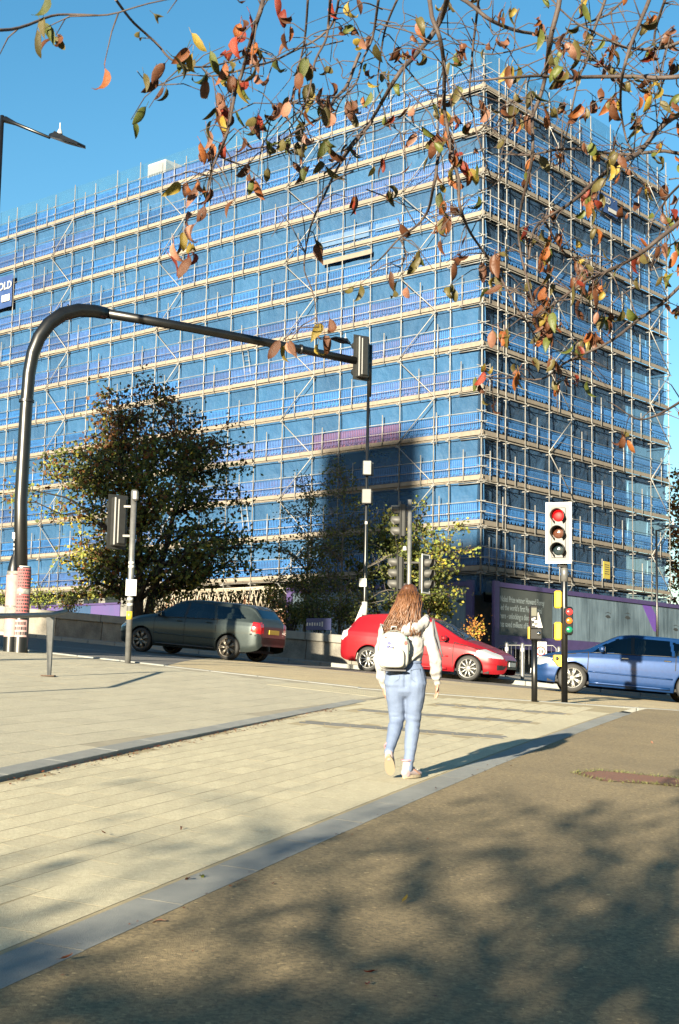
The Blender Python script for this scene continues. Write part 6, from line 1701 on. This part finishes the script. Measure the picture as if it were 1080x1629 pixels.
# clusters the photograph shows plainly
CL = [(290, 415, 4.5, ['red', 'red', 'rust', 'red', 'yellow', 'pink', 'rust']), (305, 365, 4.45, ['rust', 'yellow', 'pink', 'rust']), (385, 45, 4.3, ['red', 'red', 'orange', 'rust']), (245, 125, 4.4, ['olive', 'rust', 'olive', 'rust']),
      (450, 240, 4.7, ['olive', 'green', 'rust', 'olive', 'green']), (735, 268, 5.0, ['orange', 'orange', 'yellow', 'green', 'red']), (712, 305, 5.0, ['yellow', 'orange', 'green']), (512, 540, 5.0, ['rust', 'rust', 'pink', 'yellow', 'yellow']),
      (630, 455, 5.2, ['pink', 'rust', 'yellow', 'olive']), (728, 398, 5.1, ['orange']), (765, 610, 5.4, ['red', 'green', 'rust', 'yellow']), (790, 450, 5.1, ['yellow', 'yellow', 'olive']), (60, 18, 3.6, ['green', 'olive']), (305, 100, 4.3, ['yellow', 'green', 'olive']), (380, 75, 4.3, ['red', 'red', 'orange']), (330, 245, 4.5, ['orange', 'red', 'pink']), (470, 35, 4.6, ['orange', 'red', 'rust']), (430, 190, 4.7, ['olive', 'rust', 'green']), (545, 40, 4.7, ['red', 'rust']), (960, 70, 5.0, ['orange', 'green', 'rust']), (880, 95, 5.0, ['orange', 'rust', 'green']), (245, 45, 4.3, ['olive', 'olive'])]
b0 = [o for o in cherry.children if o.name.startswith('branch')]
for x, y, Y, cols in CL:
    q = C_(at(x, y - 14, Y))
    for c in cols: put_leaf(b0[3], q + Vector((rn.gauss(0, .03), rn.gauss(0, .04), rn.gauss(0, .025))), .078, c)
# the remaining leaves of the boughs, joined
ex = [MB() for _ in W_LEAF]; rn.shuffle(EXTRA)
for par, p, sc in EXTRA:
    i = rn.choices(range(len(W_LEAF)), [w[1] for w in W_LEAF])[0]; me_ = LEAVES[(W_LEAF[i][0], rn.randrange(4))]
    d = Vector((rn.gauss(0, .45), rn.gauss(0, .45), -1)).normalized(); q = d.to_track_quat('Y', 'Z') @ Matrix.Rotation(rn.uniform(0, 6.28), 3, 'Y').to_quaternion(); s = sc * rn.uniform(.6, 1.15)
    ex[i].add([q @ (v.co * s) + p for v in me_.vertices], [tuple(f.vertices) for f in me_.polygons], 0, True)
for i, b in enumerate(ex):
    if b.v: o = b.build('foliage', LM[W_LEAF[i][0]], cherry); o['kind'] = 'stuff'
# fine bare twigs between the boughs
b = MB()
for _ in range(64):
    x, y, Y = rn.uniform(480, 1080), rn.uniform(-20, 330) * rn.random() ** .6, rn.uniform(4.6, 5.6)
    p = C_(at(x, y, Y)); d = Vector((rn.gauss(0, 1), rn.gauss(0, .6), rn.gauss(-.5, .5))).normalized(); L_ = rn.uniform(.15, .45)
    kk = [p + d * (L_ * i / 4) + Vector((rn.gauss(0, .014), rn.gauss(0, .014), rn.gauss(0, .014) - .05 * (i / 4) ** 2)) for i in range(5)]; b.path(spline(kk, 3), [.003 - .0019 * i / 12 for i in range(13)], 5)
o = b.build('twigs', M_twig, cherry); o['kind'] = 'stuff'
# fallen leaves on the ground
FL = [((95, 1532), 'orange', 'orange fallen leaf on the granite edging at the lower left'), ((640, 1440), 'yellow', 'yellow green fallen leaf on the shaded tarmac'), ((597, 1550), 'red', 'dark red fallen leaf on the shaded tarmac near the bottom'),
      ((302, 1402), 'rust', 'curled brown fallen leaf on the yellow pavers by the edging'), ((318, 1398), 'green', 'green fallen leaf beside the curled brown one on the pavers'), ((168, 1330), 'rust', 'small brown fallen leaf alone on the yellow pavers'),
      ((288, 1319), 'rust', 'small brown fallen leaf farther along the yellow pavers'), ((1035, 1182), 'pink', 'pale fallen leaf on the tarmac near the red gravel strip'), ((260, 1470), 'pink', 'pale fallen leaf on the tarmac just below the edging'), ((585, 1572), 'red', 'second dark red leaf lying below the first at the bottom')]
for (x, y), c, lab in FL:
    p = on_ground(x, y); o = obj('fallen_leaf', LEAVES[(c, rn.randrange(4))], None, p + Vector((0, 0, .016))); s = .06 if c != 'rust' or x > 300 else .035
    o.rotation_euler = (rn.gauss(0, .25), rn.gauss(0, .25), rn.uniform(0, 6.28)); o.scale = (s, s, s); tag(o, lab, 'leaf', 'fallen leaves')
# leaf litter along the kerb
b = MB()
for _ in range(170):
    y = rn.uniform(4.5, 21); x = XR(y) + EDGE_W + rn.gauss(.02, .05) + rn.random() ** 6 * 1.5; z = gz(x, y) + .006; s = rn.uniform(.006, .018); a = rn.uniform(0, 6.28)
    b.add([(x + math.cos(a + k * 1.57) * s * (1 if k % 2 else .5), y + math.sin(a + k * 1.57) * s * (1 if k % 2 else .5), z + rn.uniform(0, .008)) for k in range(4)], [(0, 1, 2, 3)], rn.randrange(2))
for _ in range(500):
    y = rn.uniform(9.5, 19); x = XL(y) + rn.random() ** 2 * .16 + .02; z = gz(x, y) + .005; s = rn.uniform(.008, .022); a = rn.uniform(0, 6.28)
    b.add([(x + math.cos(a + k * 1.57) * s * (1 if k % 2 else .5), y + math.sin(a + k * 1.57) * s * (1 if k % 2 else .5), z + rn.uniform(0, .012)) for k in range(4)], [(0, 1, 2, 3)], rn.randrange(2))
o = b.build('leaf_litter', [LM['rust'], LM['orange']]); tag(o, 'brown leaf crumbs gathered along the foot of the kerb', 'leaf litter', kind='stuff')
